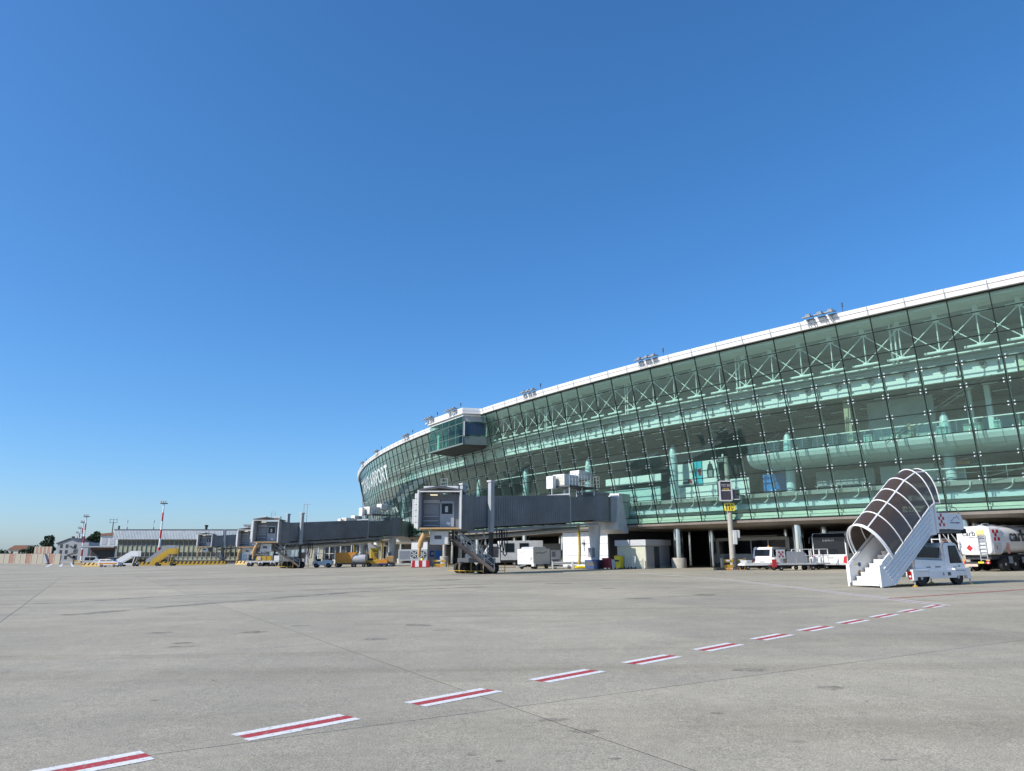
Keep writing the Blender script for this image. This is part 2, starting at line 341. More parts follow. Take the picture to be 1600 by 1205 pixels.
for k, (px, py, rx, ry) in enumerate(((283, 1005, .22, .2), (280, 1011, .3, .14), (395, 988, .32, .3), (252, 989, .35, .25), (655, 977, .4, .35), (690, 985, .2, .2), (470, 978, .25, .2), (585, 999, .3, .25), (1300, 1075, .22, .16), (915, 1143, .2, .1), (865, 1125, .2, .08), (1245, 1160, .1, .05), (1390, 1188, .08, .05), (960, 1186, .07, .04), (1120, 1115, .08, .05), (735, 1092, .06, .04), (480, 1140, .07, .04), (1345, 1115, .12, .06), (1170, 1047, .3, .15), (240, 1095, .08, .05), (740, 1180, .06, .04), (780, 1190, .05, .04), (1000, 935, .6, .5), (870, 912, .9, .9), (700, 906, 1.2, 1.4), (1100, 930, .5, .6))): stain(px, py, rx, ry, OIL, k)
for k, pts in enumerate((((-20, 947), (120, 941), (270, 931), (520, 921), (800, 911), (1000, 905)), ((100, 962), (330, 943), (560, 925), (760, 917)), ((430, 915), (640, 909), (900, 901), (1150, 896)), ((20, 915), (300, 905), (560, 899)), ((560, 903), (800, 897), (1000, 894)), ((-20, 905), (200, 899), (420, 894)))):
    q = [G(*p) for p in pts]
    for a_, b_ in zip(q, q[1:]): strip(a_, b_, .55 + .2 * (k % 2), 'tyre_mark', TYRE, apron, lift=.006 + .002 * k)
A1, A2, A3 = Vector((13.15, 22.9)), Vector((12.95, 26.4)), Vector((13.1, 46.4))
for o_, m_, w_ in ((-.17, PW, .10), (0, PR, .13), (.17, PW, .10)): strip(A1, A3, w_, 'stand_line', m_ if m_ is PW else PY, apron, off=o_)
strip(A2 + Vector((.3, 0)), (27.5, 34.5), .16, 'stand_line', PR, apron, lift=.006)
strip((13.1, 46.4), (10.5, 62), .12, 'stand_line', PW, apron)
strip(G(1030, 878), G(1240, 893), .0, 'stand_line', PW, apron) if False else None
for a, b in (((72, 886), (83, 880.6)), ((94, 885.5), (98, 880.4)), ((111, 880), (114, 885.5))): strip(G(*a), G(*b), .45, 'parking_line', PW, apron)
# ------------------------------------------------------------------ terminal
CX, CY, A0, DA = 216.854, 238.226, -2.350132, 2.8 / 261.29
def Rg(z): return 257.69 + (z - 5) / 15.7 * 3.6          # the glass leans outwards
def pl(i, r, z): a = A0 - i * DA; return (r * math.cos(a), r * math.sin(a), z)
def pol(i, r, z): x, y, z = pl(i, r, z); return Vector((x + CX, y + CY, z))
def outn(i): a = A0 - i * DA; return Vector((math.cos(a), math.sin(a), 0))
term = thing('terminal_building', 'long curved airport terminal with outward leaning green glass front and white roof edge', 'terminal', (0, 0, 0), tilt=False)
CL = Vector((CX, CY, 0))
def sweep(prof, i0, i1, name, m, parent=term, step=1.0, close=True, kind=None):
    n = max(1, round((i1 - i0) / step)); mb = MB(); k = len(prof)
    for j in range(n + 1):
        i = i0 + (i1 - i0) * j / n; mb.v += [tuple(pl(i, r, z)) for r, z in prof]
    for j in range(n):
        for q in range(k if close else k - 1):
            a, b = j * k + q, j * k + (q + 1) % k; mb.f.append((a, b, b + k, a + k)); mb.m.append(0)
    if close: mb.f += [tuple(range(k)), tuple(range(n * k, (n + 1) * k))[::-1]]; mb.m += [0, 0]
    o = mb.build(name, m, parent, kind=kind); o.location = CL; return o
def rect(r0, r1, z0, z1): return [(r0, z0), (r1, z0), (r1, z1), (r0, z1)]
I0, I1 = -9, 58
ZR = [5.0, 5.62, 7.39, 9.14, 10.85, 12.58, 14.25, 15.93, 17.69, 19.42, 20.7]
def pane_mesh(k, i0, i1, mb, g=.004):
    z0, z1 = ZR[k] + .012, ZR[k + 1] - .012; v = []
    for dr in (-.014, .014):
        for i, z in ((i0 + g, z0), (i1 - g, z0), (i1 - g, z1), (i0 + g, z1)): v.append(pl(i, Rg(z) + dr, z))
    mb.hexa(v)
for k in range(10):                                      # the 300 nearest panes one by one, the rest joined
    src = None
    for c in range(-2, 28):
        if src is None:
            mb = MB(); pane_mesh(k, 0, 1, mb); src = mb.build('glass_pane', GLASS, term); src.location = CL; src.rotation_euler.z = -c * DA
        else: inst(src, term, -(c + 2) * DA)
mb = MB()
for c in list(range(I0, -2)) + list(range(28, I1)):
    for k in range(10): pane_mesh(k, c, c + 1, mb)
o = mb.build('glass_pane', GLASS, term, kind='stuff'); o.location = CL
MUL = mat('mullion_dark', (.022, .032, .03), .85, var=.1, spec=.08)
ROD = mat('rod_grey', (.13, .16, .155), .35, metal=.3, var=.1)
mb = MB()
for a, b in ((0, 10),):
    mb.bar(pl(0, Rg(5) + .02, 5), pl(0, Rg(20.7) + .02, 20.7), .062, .1, up=pl(0, 1, 0))
mul = mb.build('mullion', MUL, term); mul.location = CL
mb = MB(); mb.tube(pl(0, Rg(5.6) - .38, 5.6), pl(0, Rg(16) - .38, 16), .062, 6)
rod = mb.build('support_rod', ROD, term); rod.location = CL
spiders = []
for z in ZR[2:8]:
    mb = MB(); c = Vector(pl(0, Rg(z) - .05, z)); t_ = Vector((-c.y, c.x, 0)).normalized(); inn = Vector((-c.x, -c.y, 0)).normalized()
    for sx in (-1, 1):
        for sz in (-1, 1):
            e = c + t_ * .20 * sx + Vector((0, 0, .13 * sz)); mb.bar(c + inn * .22, e, .035); mb.tube(e, e - inn * .09, .055, 6)
    spi = mb.build('spider_fitting', STEEL, term); spi.location = CL; spiders.append(spi)
for c in range(I0, I1 + 1):
    if c == 0: continue
    inst(mul, term, -c * DA)
    if c < 36: inst(rod, term, -c * DA)
    if c < 28:
        for s_ in spiders: inst(s_, term, -c * DA)
for k, z in enumerate(ZR):
    hw = .03 if 0 < k < 10 else .05
    sweep(rect(Rg(z) - .055, Rg(z) + .05, z - hw, z + hw), I0, I1, 'transom', MUL)
# roof edge and roof
sweep([(260.9, 20.76), (261.62, 20.76), (261.72, 21.12), (260.9, 21.12)], I0, I1, 'roof_edge', WHITE)
sweep(rect(260.9, 261.69, 21.125, 21.155), I0, I1, 'roof_edge_line', mat('pink_seal', (.55, .30, .28), .6))
sweep([(260.9, 21.16), (261.76, 21.16), (261.80, 21.42), (261.55, 21.56), (260.9, 21.56)], I0, I1, 'roof_edge', WHITE)
sweep([(231, 21.2), (260.85, 21.2), (260.85, 21.5), (231, 22.6)], I0, I1, 'roof', LGREY)
mb = MB()
for c in range(I0 * 2, 2 * I1):
    if random.random() < .55:
        i = c / 2 + random.uniform(0, .4); p = Vector(pl(i, 261.65, 21.55)); mb.bar(p, p + Vector((0, 0, random.uniform(.05, .16))), .05)
o = mb.build('roof_clips', STEEL, term, kind='stuff'); o.location = CL
# zone behind the top of the glass: light soffit, steel lattice, grey back wall
sweep(rect(258.7, 260.95, 20.45, 20.7), I0, I1, 'eaves_soffit', INT_L)
sweep(rect(240, 258.65, 20.5, 20.9), I0, I1, 'upper_ceiling', INT_M)
sweep(rect(251.6, 252, 16.9, 20.45), I0, I1, 'upper_back_wall', INT_M)
sweep(rect(252, 258.25, 16.72, 16.9), I0, I1, 'upper_ledge', INT_M)
TR = mat('lattice_white', (.80, .83, .80), .5, var=.05); RT_ = 259.25; ZT, ZB_ = 19.82, 17.36
mb = MB(); mb.tube(pl(.5, RT_, ZB_), pl(.5, RT_, ZT), .05, 6); post = mb.build('lattice_post', TR, term); post.location = CL
mb = MB(); mb.tube(pl(.5, RT_ + .09, ZT), pl(1.5, RT_ + .09, ZB_), .042, 6); br1 = mb.build('lattice_brace', TR, term); br1.location = CL
mb = MB(); mb.tube(pl(.5, RT_ - .09, ZB_), pl(1.5, RT_ - .09, ZT), .042, 6); br2 = mb.build('lattice_brace', TR, term); br2.location = CL
mb = MB(); mb.tube(pl(.2, RT_ + .1, ZT + .1), pl(.8, RT_ + .1, ZT + .1), .10, 8); tc_ = mb.build('top_chord', TR, term); tc_.location = CL
mb = MB(); mb.tube(pl(.12, RT_ + .1, ZB_ - .1), pl(.88, RT_ + .1, ZB_ - .1), .11, 8); bc_ = mb.build('bottom_chord', TR, term); bc_.location = CL
mb = MB()
for z in (ZT, ZB_): mb.cb((0, 0, 0), (0, 0, 0)) if False else mb.bar(Vector(pl(.42, RT_, z)), Vector(pl(.58, RT_, z)), .12, .2)
nd = mb.build('lattice_node', TR, term); nd.location = CL
mb = MB(); mb.bar(pl(.5, 259.5, 20.45), pl(.5, 259.5, 19.9), .05, .4); hg = mb.build('soffit_hanger', INT_L, term); hg.location = CL
for c in range(I0, I1):
    if c == 0: continue
    for s_ in (post, br1, br2, tc_, bc_, nd, hg):
        if c > 22 and s_ in (nd, hg): continue
        inst(s_, term, -c * DA)
for k in range(-1, 11):                                   # main posts, thicker, in pairs
    i = 1.7 + 5.13 * k; mb = MB()
    for d_ in (-.05, .07): mb.tube(pl(i + d_, RT_ - .25, 16.9), pl(i + d_, RT_ - .25, 20.4), .07, 8)
    o = mb.build('main_post', TR, term, True); o.location = CL
sweep(rect(258.5, 258.85, 17.0, 17.1), I0, I1, 'lattice_rail', INT_L)
# sunlit white band with round nozzles
sweep(rect(257.35, 257.72, 15.22, 16.7), I0, -1.2, 'band_drape', mat('pale_drape', (.66, .70, .58), .8, var=.06))
sweep(rect(257.4, 257.7, 15.2, 16.7), -1.15, I1, 'white_band', INT_L)
sweep(rect(257.75, 258.2, 16.42, 16.7), I0, I1, 'band_cornice', INT_M)
mb = MB(); c = Vector(pl(.62, 257.72, 16.12)); n_ = outn(.62); e = c + n_ * .1
mb.M = Matrix.Translation(c) @ n_.to_track_quat('Z', 'Y').to_matrix().to_4x4()
mb.lathe([(.24, -.02), (.27, .05), (.25, .13), (.16, .2)], n=14); mb.k = 1; mb.lathe([(.155, .201), (.12, .14), (.02, .12)], n=14)
noz = mb.build('air_nozzle', [CHROME, SOOT], term, True); noz.location = CL; noz.rotation_euler.z = 2 * DA
for c in range(-1, 26): inst(noz, term, -(c + 2) * DA)
mb = MB()
p = Vector(pl(.25, 257.78, 16.2)); mb.bar(p, p - Vector((0, 0, .75)), .09, .06); mb.bar(p + Vector((-.16, .12, -.75)), p + Vector((.16, -.12, -.75)), .08)  # dark bars stand in for the fitting shadows cast on the band
shadow_mark = mb.build('band_shadow_mark', ROD, term); shadow_mark.location = CL
for c in range(-1, 26): inst(shadow_mark, term, -c * DA)
# ceilings, floors, back walls
sweep([(238, 15.6), (257.4, 15.2), (257.4, 15.32), (238, 15.8)], I0, I1, 'hall_ceiling', WOOD)
mb = MB()
for r in range(18): mb.v += [tuple(pl(i, 256.6 - r * .95, 15.2 + (257.4 - 256.6 + r * .95) * .0206 - d_)) for i in range(I0, I1 + 1) for d_ in (0, .05)]
n_ = I1 - I0 + 1
for r in range(18):
    for j in range(n_ - 1): b_ = r * 2 * n_ + 2 * j; mb.f.append((b_, b_ + 1, b_ + 3, b_ + 2)); mb.m.append(0)
o = mb.build('ceiling_slats', WOOD, term, kind='stuff'); o.location = CL
sweep(rect(236, 257.45, 7.0, 7.36), I0, I1, 'departures_floor', FLOORI)
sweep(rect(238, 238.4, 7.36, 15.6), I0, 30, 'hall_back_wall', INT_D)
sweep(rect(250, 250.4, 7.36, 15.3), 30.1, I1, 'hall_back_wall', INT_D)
sweep(rect(256.05, 256.3, 5.1, 6.98), I0, I1, 'spandrel_wall', INT_M)
sweep(rect(256.35, 257.0, 6.02, 6.5), I0, I1, 'spandrel_lit_strip', mat('lit_strip_blue', (.62, .72, .76), .5, var=.06))  # sunlit strip of the spandrel put into a pale blue ledge
sweep(rect(256.35, 257.45, 5.08, 5.3), I0, I1, 'sill_tray', mat('pale_green_panel', (.70, .74, .62), .6, var=.06))
sweep([(257.05, 5.32), (257.3, 5.32), (257.3, 5.58), (257.05, 5.58)], I0, I1, 'sill_upstand', MATS['pale_green_panel'])
mb = MB(); mb.path([pl(.35, 257.55, 7.25), pl(.37, 257.5, 6.95), pl(.42, 257.4, 6.72), pl(.52, 257.25, 6.58), pl(.62, 257.1, 6.56)], .055, 6)
arm = mb.build('sill_bracket', INT_L, term, True); arm.location = CL
for c in range(I0, 30):
    if c: inst(arm, term, -c * DA)
# gallery with a rounded edge
GE = 7.0
gal = [(257.75, 11.0), (257.75, 10.82), (257.6, 10.45), (257.25, 10.12), (256.7, 9.92), (255.9, 9.84), (243, 9.8), (243, 10.9), (257.6, 11.0)]
sweep(gal, I0, GE, 'gallery', mat('gallery_grey', (.56, .64, .64), .45, var=.05), step=.5)
for j in range(26):
    i = I0 + .6 + j * .6
    if i > GE - .1: break
    mb = MB(); mb.path([pl(i, 257.78, 10.98), pl(i, 257.77, 10.8), pl(i, 257.62, 10.43), pl(i, 257.27, 10.1), pl(i, 256.8, 9.93)], .022, 4); o = mb.build('gallery_rib', INT_M, term); o.location = CL
sweep(rect(257.52, 257.55, 11.08, 12.0), I0, GE, 'gallery_glass', BALG)
sweep(rect(257.49, 257.59, 12.02, 12.1), I0, 23, 'gallery_rail', INT_L)
mb = MB(); mb.bar(pl(0, 257.54, 11.0), pl(0, 257.54, 12.02), .05, .05); gp = mb.build('rail_post', STEEL, term); gp.location = CL
for j in range(-14, 14):
    if j: inst(gp, term, -j * .5 * DA)
for j, h in enumerate((.3, .55, .8)): sweep(rect(257.3, 257.33, 11 + h, 11.03 + h), 3.2, GE, 'gallery_bar', ROD)
sweep(rect(246, 246.3, 11.0, 15.4), I0, GE + .5, 'gallery_back_wall', INT_M)
sweep(rect(252.4, 252.7, 11.0, 15.2), I0, -1.6, 'gallery_partition', BROWN)
sweep(rect(253.2, 253.4, 11.02, 15.2), 1.4, 3.4, 'gallery_partition', INT_M)
sweep(rect(256.3, 256.6, 11.02, 15.2), 3.5, 3.7, 'gallery_pillar', mat('ochre_pillar', (.42, .38, .26), .6))
for i in (-.2, .3): sweep(rect(253.8, 254.2, 11.02, 15.2), i, i + .14, 'gallery_pillar', INT_L)
for k in range(-2, 11):
    mb = MB(); c = pl(1.05 + 5 * k, 254.6, 0); top = 13.6 if k > 1 else 13.3
    mb.lathe([(.44, 7.36), (.44, top - 1.6), (.40, top - 1.0), (.30, top - .4), (.12, top)], c, n=18)
    o = mb.build('hall_column', COLB, term, True); o.location = CL
    if k < 2: pass
# ground floor
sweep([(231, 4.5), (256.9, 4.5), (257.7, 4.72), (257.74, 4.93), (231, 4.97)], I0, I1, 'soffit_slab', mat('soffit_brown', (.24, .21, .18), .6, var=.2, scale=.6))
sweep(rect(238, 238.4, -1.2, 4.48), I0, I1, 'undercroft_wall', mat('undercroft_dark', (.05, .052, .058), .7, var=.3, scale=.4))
for k in range(-1, 11):
    i = .9 + 5 * k
    if k == 3: continue
    c = pl(i, 255.0, 0); P_ = pol(i, 255, 0); z0 = gz(P_.x, P_.y)
    o = MB().lathe([(.50, z0 + 1.0), (.50, z0 + 4.0), (.485, z0 + 4.01), (.485, 4.6)], c, n=28).build('column', CHROME, term, True); o.location = CL
    p_ = MB().lathe([(.78, z0 - .1), (.78, z0 + .98), (.74, z0 + 1.04), (.5, z0 + 1.04)], c, n=24).build('plinth', CONC, o, True)
for k in range(-1, 8):
    for i, r, rad in ((1.2 + 5 * k, 248, .42), (3.6 + 5 * k, 244, .3)):
        c = pl(i, r, 0); P_ = pol(i, r, 0)
        o = MB().lathe([(rad, gz(P_.x, P_.y) - .1), (rad, 4.6)], c, n=20).build('column', CHROME, term, True); o.location = CL
for i in (15.2, 15.5, 16.0, 16.5):
    c = pl(i, 250.5, 0); o = MB().lathe([(.16, 0), (.16, 4.6)], c, n=12).build('service_pipe', CHROME, term, True); o.location = CL
# white panelled block under the glass with its return wall, whose shade is painted dark
ia, ib = 14.15, 17.1
P0, P1 = pol(ia, 256.6, 0), pol(ib, 256.6, 0)
ex = (P1 - P0).normalized(); inn = -outn((ia + ib) / 2)
blk = MB(); Mb = Matrix((ex, inn, Vector((0, 0, 1)))).transposed().to_4x4(); Mb.translation = P0; Lb = (P1 - P0).length
MB(Mb).box(.02, Lb - .02, .06, 14, -.6, 4.48).build('block_core', mat('return_wall_shade', (.055, .062, .078), .6, var=.2), term)
for j in range(4):
    for q in range(3):
        MB(Mb).box(j * Lb / 4 + .015, (j + 1) * Lb / 4 - .015, 0, .055, .3 + q * 1.39, .3 + (q + 1) * 1.39 - .03).build('cladding_panel', CLAD, term, bevel=.008)
for q in range(12): MB(Mb).box(-.04, .018, .2, 12, .3 + q * .35, .3 + q * .35 + .33).build('shaded_board', MATS['return_wall_shade'], term)
mb = MB(Mb); mb.bar((4.1, -.04, 3.6), (4.1, -.04, 2.2), .04); mb.box(3.9, 4.3, -.2, -.02, 3.0, 3.2); mb.build('wall_lamp', DGREY, term)
for i0, i1, r_, m_ in ((8.6, 11.6, 246, MGREY), (2, 5, 244, DGREY), (20, 26, 247, MGREY), (29, 33, 250, LGREY), (37, 41, 249, BEIGE), (43, 47, 250, MGREY)):
    sweep(rect(r_ - 2, r_, -.8, 3.4), i0, i1, 'undercroft_room', m_)
    sweep(rect(r_, r_ + .06, .2, 2.6), i0 + .5, i0 + .95, 'room_door', DGREY); sweep(rect(r_, r_ + .05, 1.4, 2.4), i0 + 1.4, i1 - .4, 'room_window', WING)
# end and back walls
sweep(rect(231, 231.5, -1.2, 22.2), I0, I1, 'rear_wall', LGREY)
for i in (I0 - .05, I1 + .05):
    a, b = pol(i, 231, 0), pol(i, 257.6, 0); mb = MB(); t_ = Vector((-(b - a).y, (b - a).x, 0)).normalized() * .1
    c, d = pol(i, 231, 21.1), pol(i, 261, 20.7)
    mb.hexa([a - t_ + Vector((0, 0, -1.2)), b - t_ + Vector((0, 0, -1.2)), b + t_ + Vector((0, 0, -1.2)), a + t_ + Vector((0, 0, -1.2)), c - t_, d - t_, d + t_, c + t_]).build('end_wall', LGREY, term)
# projecting control room near the roof
ca, cb_ = 21.35, 25.6
def pc(i, r, z): return pol(i, r, z)
for nm, ia_, ib_, r_ in (('f', ca + .35, cb_, 263.75),):
    n = 5; A_, B_ = pc(ia_, r_, 0), pc(ib_, r_, 0); Rr = pc(ca, 260.4, 0); Lr = pc(cb_ + .3, 260.4, 0)
    CRF = mat('control_frame', (.16, .20, .19), .45, var=.1)
    mb = MB(); up = Vector((0, 0, 1))
    base = [Rr, A_, B_, Lr]
    MB().add([p + up * 16.55 for p in base] + [p + up * 16.75 for p in base], [(0, 1, 2, 3), (7, 6, 5, 4), (0, 4, 5, 1), (1, 5, 6, 2), (2, 6, 7, 3), (3, 7, 4, 0)]).build('control_floor', CRF, term)
    o2 = [pc(ca + .5, 260.3, 16.1), pc(cb_ - .6, 260.3, 16.1)]
    MB().add([p + up * 16.54 for p in base] + o2, [(0, 1, 4), (1, 2, 5, 4), (2, 3, 5), (0, 4, 5, 3)]).build('control_underside', SOOT, term)
    MB().add([p + up * 20.5 for p in base] + [p + up * 20.74 for p in base], [(0, 1, 2, 3), (7, 6, 5, 4), (0, 4, 5, 1), (1, 5, 6, 2), (2, 6, 7, 3), (3, 7, 4, 0)]).build('control_ceiling', INT_L, term)
    # roof edge round it
    e2 = [pc(ca - .15, 261.3, 0), pc(ia_ - .1, r_ + .3, 0), pc(ib_ + .1, r_ + .3, 0), pc(cb_ + .35, 261.3, 0)]; inn_ = [pc(ca + .3, 261.0, 0), pc(ia_ + .2, r_ - .4, 0), pc(ib_ - .2, r_ - .4, 0), pc(cb_ - .1, 261.0, 0)]
    for z0, z1 in ((20.78, 21.12), (21.16, 21.57)):
        mb = MB()
        for p, q, s_, t_ in zip(e2, e2[1:], inn_, inn_[1:]): mb.hexa([p + up * z0, q + up * z0, t_ + up * z0, s_ + up * z0, p + up * z1, q + up * z1, t_ + up * z1, s_ + up * z1])
        mb.build('control_roof_edge', WHITE, term)
    MB().add([p + up * 21.3 for p in inn_] + [p + up * 21.5 for p in inn_], [(3, 2, 1, 0), (4, 5, 6, 7)]).build('control_roof', LGREY, term)
    def wallp(p, q, z0, z1, name, m, t=.03):
        d = (q - p).normalized(); n_ = Vector((d.y, -d.x, 0)) * t
        return MB().hexa([p + up * z0, q + up * z0, q + n_ + up * z0, p + n_ + up * z0, p + up * z1, q + up * z1, q + n_ + up * z1, p + n_ + up * z1]).build(name, m, term)
    for j in range(n):
        p, q = A_.lerp(B_, (j + .02) / n), A_.lerp(B_, (j + .98) / n)
        for z0, z1 in ((16.78, 17.75), (17.8, 19.55), (19.6, 20.48)): wallp(p, q, z0, z1, 'control_pane', CTLG)
        mb = MB(); p = A_.lerp(B_, j / n); mb.bar(p + up * 16.75, p + up * 20.5, .09); mb.build('control_mullion', CRF, term)
    for z in (17.775, 19.575): mb = MB(); mb.bar(A_ + up * z, B_ + up * z, .06); mb.build('control_transom', CRF, term)
    wallp(Rr.lerp(A_, .03), Rr.lerp(A_, .97), 16.78, 17.7, 'control_panel', CRF)
    wallp(Rr.lerp(A_, .12), Rr.lerp(A_, .9), 17.85, 19.6, 'control_window', mat('tinted_window', (.03, .05, .08), .15, var=.1))
    wallp(Rr.lerp(A_, .03), Rr.lerp(A_, .97), 19.75, 20.48, 'control_panel', INT_M)
    for f_ in (.04, .95): mb = MB(); p = Rr.lerp(A_, f_); mb.bar(p + up * 17.7, p + up * 19.75, .18); mb.build('control_post', LGREY, term)
    a_, b_ = pc(ca + 2.2, 261.6, 0), pc(ca + 3.6, 261.6, 0); wallp(b_, a_, 16.8, 19.6, 'control_screen', WOOD)
    a_, b_ = pc(ca + 3.9, 262.6, 0), pc(ca + 4.15, 262.6, 0); wallp(b_, a_, 17.0, 19.3, 'control_blind', INT_L)
    wallp(Lr + up * 0, Rr, 16.8, 20.4, 'control_back', INT_D)
# lettering on the glass
def on_facade(o, i_left, zc):                             # bend flat lettering round the curved glass
    for v in o.data.vertices:
        x, y = v.co.x, v.co.y; z = zc + y; q = pol(i_left - x / 2.8, Rg(z) + .05, z); v.co = q
tx = text('TORINO AIRPORT', 4.0, mat('letter_white', (.66, .72, .72), .5, var=.02), term, Matrix.Identity(4), 'facade_lettering', ext=0, align='LEFT', bold=.05)
wd = max(v.co.x for v in tx.data.vertices); hh = max(v.co.y for v in tx.data.vertices) - min(v.co.y for v in tx.data.vertices)
y0 = min(v.co.y for v in tx.data.vertices)
for v in tx.data.vertices: v.co.x *= 39.5 / wd; v.co.y = (v.co.y - y0) * 3.0 / hh - 1.5
on_facade(tx, 51.2, 17.2)
mb = MB()  # pale curve standing for sky reflected at the glass corner
for k in range(16):
    t_ = k / 15; i = 55.5 - 2.6 * t_; z = 19.2 - 9.5 * t_; w_ = .25 + .5 * math.sin(t_ * 3.1)
    mb.v += [tuple(pol(i + w_ * .5, Rg(z) + .05, z)), tuple(pol(i - w_ * .5, Rg(z) + .05, z))]
mb.f = [(2 * k, 2 * k + 1, 2 * k + 3, 2 * k + 2) for k in range(15)]; mb.m = [0] * 15; mb.build('sky_reflection', MATS['letter_white'], term)
# roof floodlights
SEAM = mat('seam_grey', (.56, .56, .55), .6)
mb = MB(); mb.box(0, 0, 0, 0, 0, 0) if False else None
for z0, z1 in ((20.76, 21.11), (21.17, 21.45)): mb.bar(pl(0, 261.74 + (z0 - 20.76) * .2, z0), pl(0, 261.78 + (z0 - 20.76) * .2, z1), .03, .06, up=pl(0, 1, 0))
seam = mb.build('panel_seam', SEAM, term); seam.location = CL
for c in range(I0, 50):
    if c: inst(seam, term, -c * DA)
def floodlight(i, r, label):
    P_ = pol(i, r, 21.12); a = math.atan2(*reversed(outn(i).to_2d()))
    t = thing('roof_floodlight', label, 'floodlight', P_, a, 'floodlights on the roof edge', tilt=False)
    for y in (-1.0, -.5, .5, 1.0):
        MB().path([(.22, y, -.35), (.55, y, -.2), (.5, y, .1), (.3, y, .35)], .035, 4).build('bracket', STEEL, t)
    MB().bar((.3, -1.4, .38), (.3, 1.4, .38), .07).build('rail', STEEL, t)
    for y in (-.95, .05, .95):
        mb = MB(Matrix.Translation((.5, y, .5)) @ Matrix.Rotation(R(14), 4, 'Y')); mb.box(-.45, .45, -.36, .36, 0, .12); l = mb.build('lamp', MGREY, t, bevel=.03)
        mb = MB(Matrix.Translation((.5, y, .5)) @ Matrix.Rotation(R(14), 4, 'Y')); mb.box(-.38, .38, -.3, .3, -.03, 0); mb.build('lens', WING, l)
        mb = MB(Matrix.Translation((.5, y, .5)) @ Matrix.Rotation(R(14), 4, 'Y')); mb.box(-.2, .1, -.18, .18, .12, .3); mb.build('gear_box', MGREY, l)
    mb = MB(); mb.tube((-.2, 1.7, 0), (-.2, 1.7, 1.0), .02, 5); mb.tube((-.2, 1.7, .95), (-.2, 1.7, 1.35), .07, 6); mb.build('antenna', SOOT, t)
names = ['nearest the right picture edge', 'second from the right edge', 'first right of the control room']
for i, n_ in zip((3.35, 9.95, 17.0), names): floodlight(i, 261.5, 'steel floodlight rack on the white roof edge, ' + n_)
floodlight(22.6, 263.9, 'steel floodlight rack on the control room roof, at its right end'); floodlight(25.3, 263.9, 'steel floodlight rack on the control room roof, at its left end')
for i, n_ in zip((31.2, 38.8, 45.7), ('first left of the control room', 'second left of the control room', 'at the far left end of the roof')): floodlight(i, 261.5, 'steel floodlight rack on the white roof edge, ' + n_)
sweep(rect(256.85, 256.93, 8.36, 8.44), I0, 1.6, 'hall_rail', INT_L); sweep(rect(256.85, 256.9, 7.95, 7.99), I0, 1.6, 'hall_rail', ROD)
mb = MB(); mb.bar(pl(0, 256.88, 7.37), pl(0, 256.88, 8.36), .05); hp_ = mb.build('hall_rail_post', STEEL, term); hp_.location = CL
for j in range(-16, 4):
    if j: inst(hp_, term, -j * .5 * DA)
for i0, z0, i1, z1 in ((2.2, 10.9, -.6, 15.1), (2.4, 10.9, -.4, 15.1), (-.3, 7.6, -4.5, 10.0), (-.1, 7.5, -4.3, 9.8)):
    mb = MB(); mb.tube(pl(i0, 257.9, z0), pl(i1, 258.3, z1), .03, 6); o = mb.build('stay_rod', ROD, term); o.location = CL
for c in range(-3, 24):                                   # ceiling lights over the hall
    for r in (255.2, 251.5):
        mb = MB(); p = Vector(pl(c + .5, r, 15.1)); q = Vector(pl(c + .9, r, 15.1)); mb.bar(p, q, .16, .06); o = mb.build('ceiling_light', INT_L, term); o.location = CL
random.seed(21)
for k, i in enumerate((13.6, 14.6, 4.2, 5.0, -.8, -2.0, 18.5, 19.4)):   # rows of hall seats
    P_ = pol(i, 255.6, 7.365); d = pol(i - .5, 255.6, 7.365) - P_
    t = thing('seat_row', ('grey seat row behind the glass, ' + ('left of the posters, left one', 'left of the posters, right one', 'under the gallery, left one', 'under the gallery, right one', 'under the gallery by the white rail', 'under the gallery at the right edge', 'above the near bridge, right one', 'above the near bridge, left one')[k]), 'seats', P_, math.atan2(d.y, d.x), 'rows of seats in the hall', tilt=False)
    for j in range(4): MB().box(j * .55, j * .55 + .5, -.25, .25, .40, .46).build('seat', MGREY, t, bevel=.02); MB().box(j * .55, j * .55 + .5, .22, .28, .48, .9).build('seat_back', MGREY, t, bevel=.02)
    for x in (.2, 2.0): MB().box(x - .03, x + .03, -.25, .25, 0, .4).build('leg', STEEL, t)
# things inside, behind the glass
def facade_panel(name, label, cat, i0, i1, r, z0, z1, m, art=None, group=None):
    a, b = pol(i1, r, 0), pol(i0, r, 0); d = (b - a); ang = math.atan2(d.y, d.x)
    t = thing(name, label, cat, (a.x, a.y, z0), ang, group, tilt=False); L_ = d.length
    MB().box(0, L_, 0, .14, 0, z1 - z0).build('panel', m, t); MB().box(.05, L_ - .05, -.06, -.002, .02, .12).build('base_rail', ROD, t)
    if art: art(t, L_, z1 - z0)
    return t
def art_bag(t, L_, h):
    mb = MB(); mb.prism([(L_ * .3, h * .3), (L_ * .7, h * .3), (L_ * .74, h * .55), (L_ * .62, h * .85), (L_ * .38, h * .85), (L_ * .26, h * .55)], -.02, -.012); mb.build('printed_bag', SOOT, t)
    MB().prism([(L_ * .38, h * .34), (L_ * .62, h * .34), (L_ * .62, h * .62), (L_ * .38, h * .62)], -.03, -.022).build('printed_pocket', MGREY, t)
    MB().prism([(L_ * .44, h * .85), (L_ * .56, h * .85), (L_ * .54, h * .95), (L_ * .46, h * .95)], -.02, -.012).build('printed_handle', SOOT, t)
def art_shoe(t, L_, h): MB().prism([(L_ * .3, h * .12), (L_ * .95, h * .12), (L_ * .9, h * .26), (L_ * .7, h * .3), (L_ * .6, h * .2), (L_ * .35, h * .2)], -.02, -.012).build('printed_shoe', DRED, t)
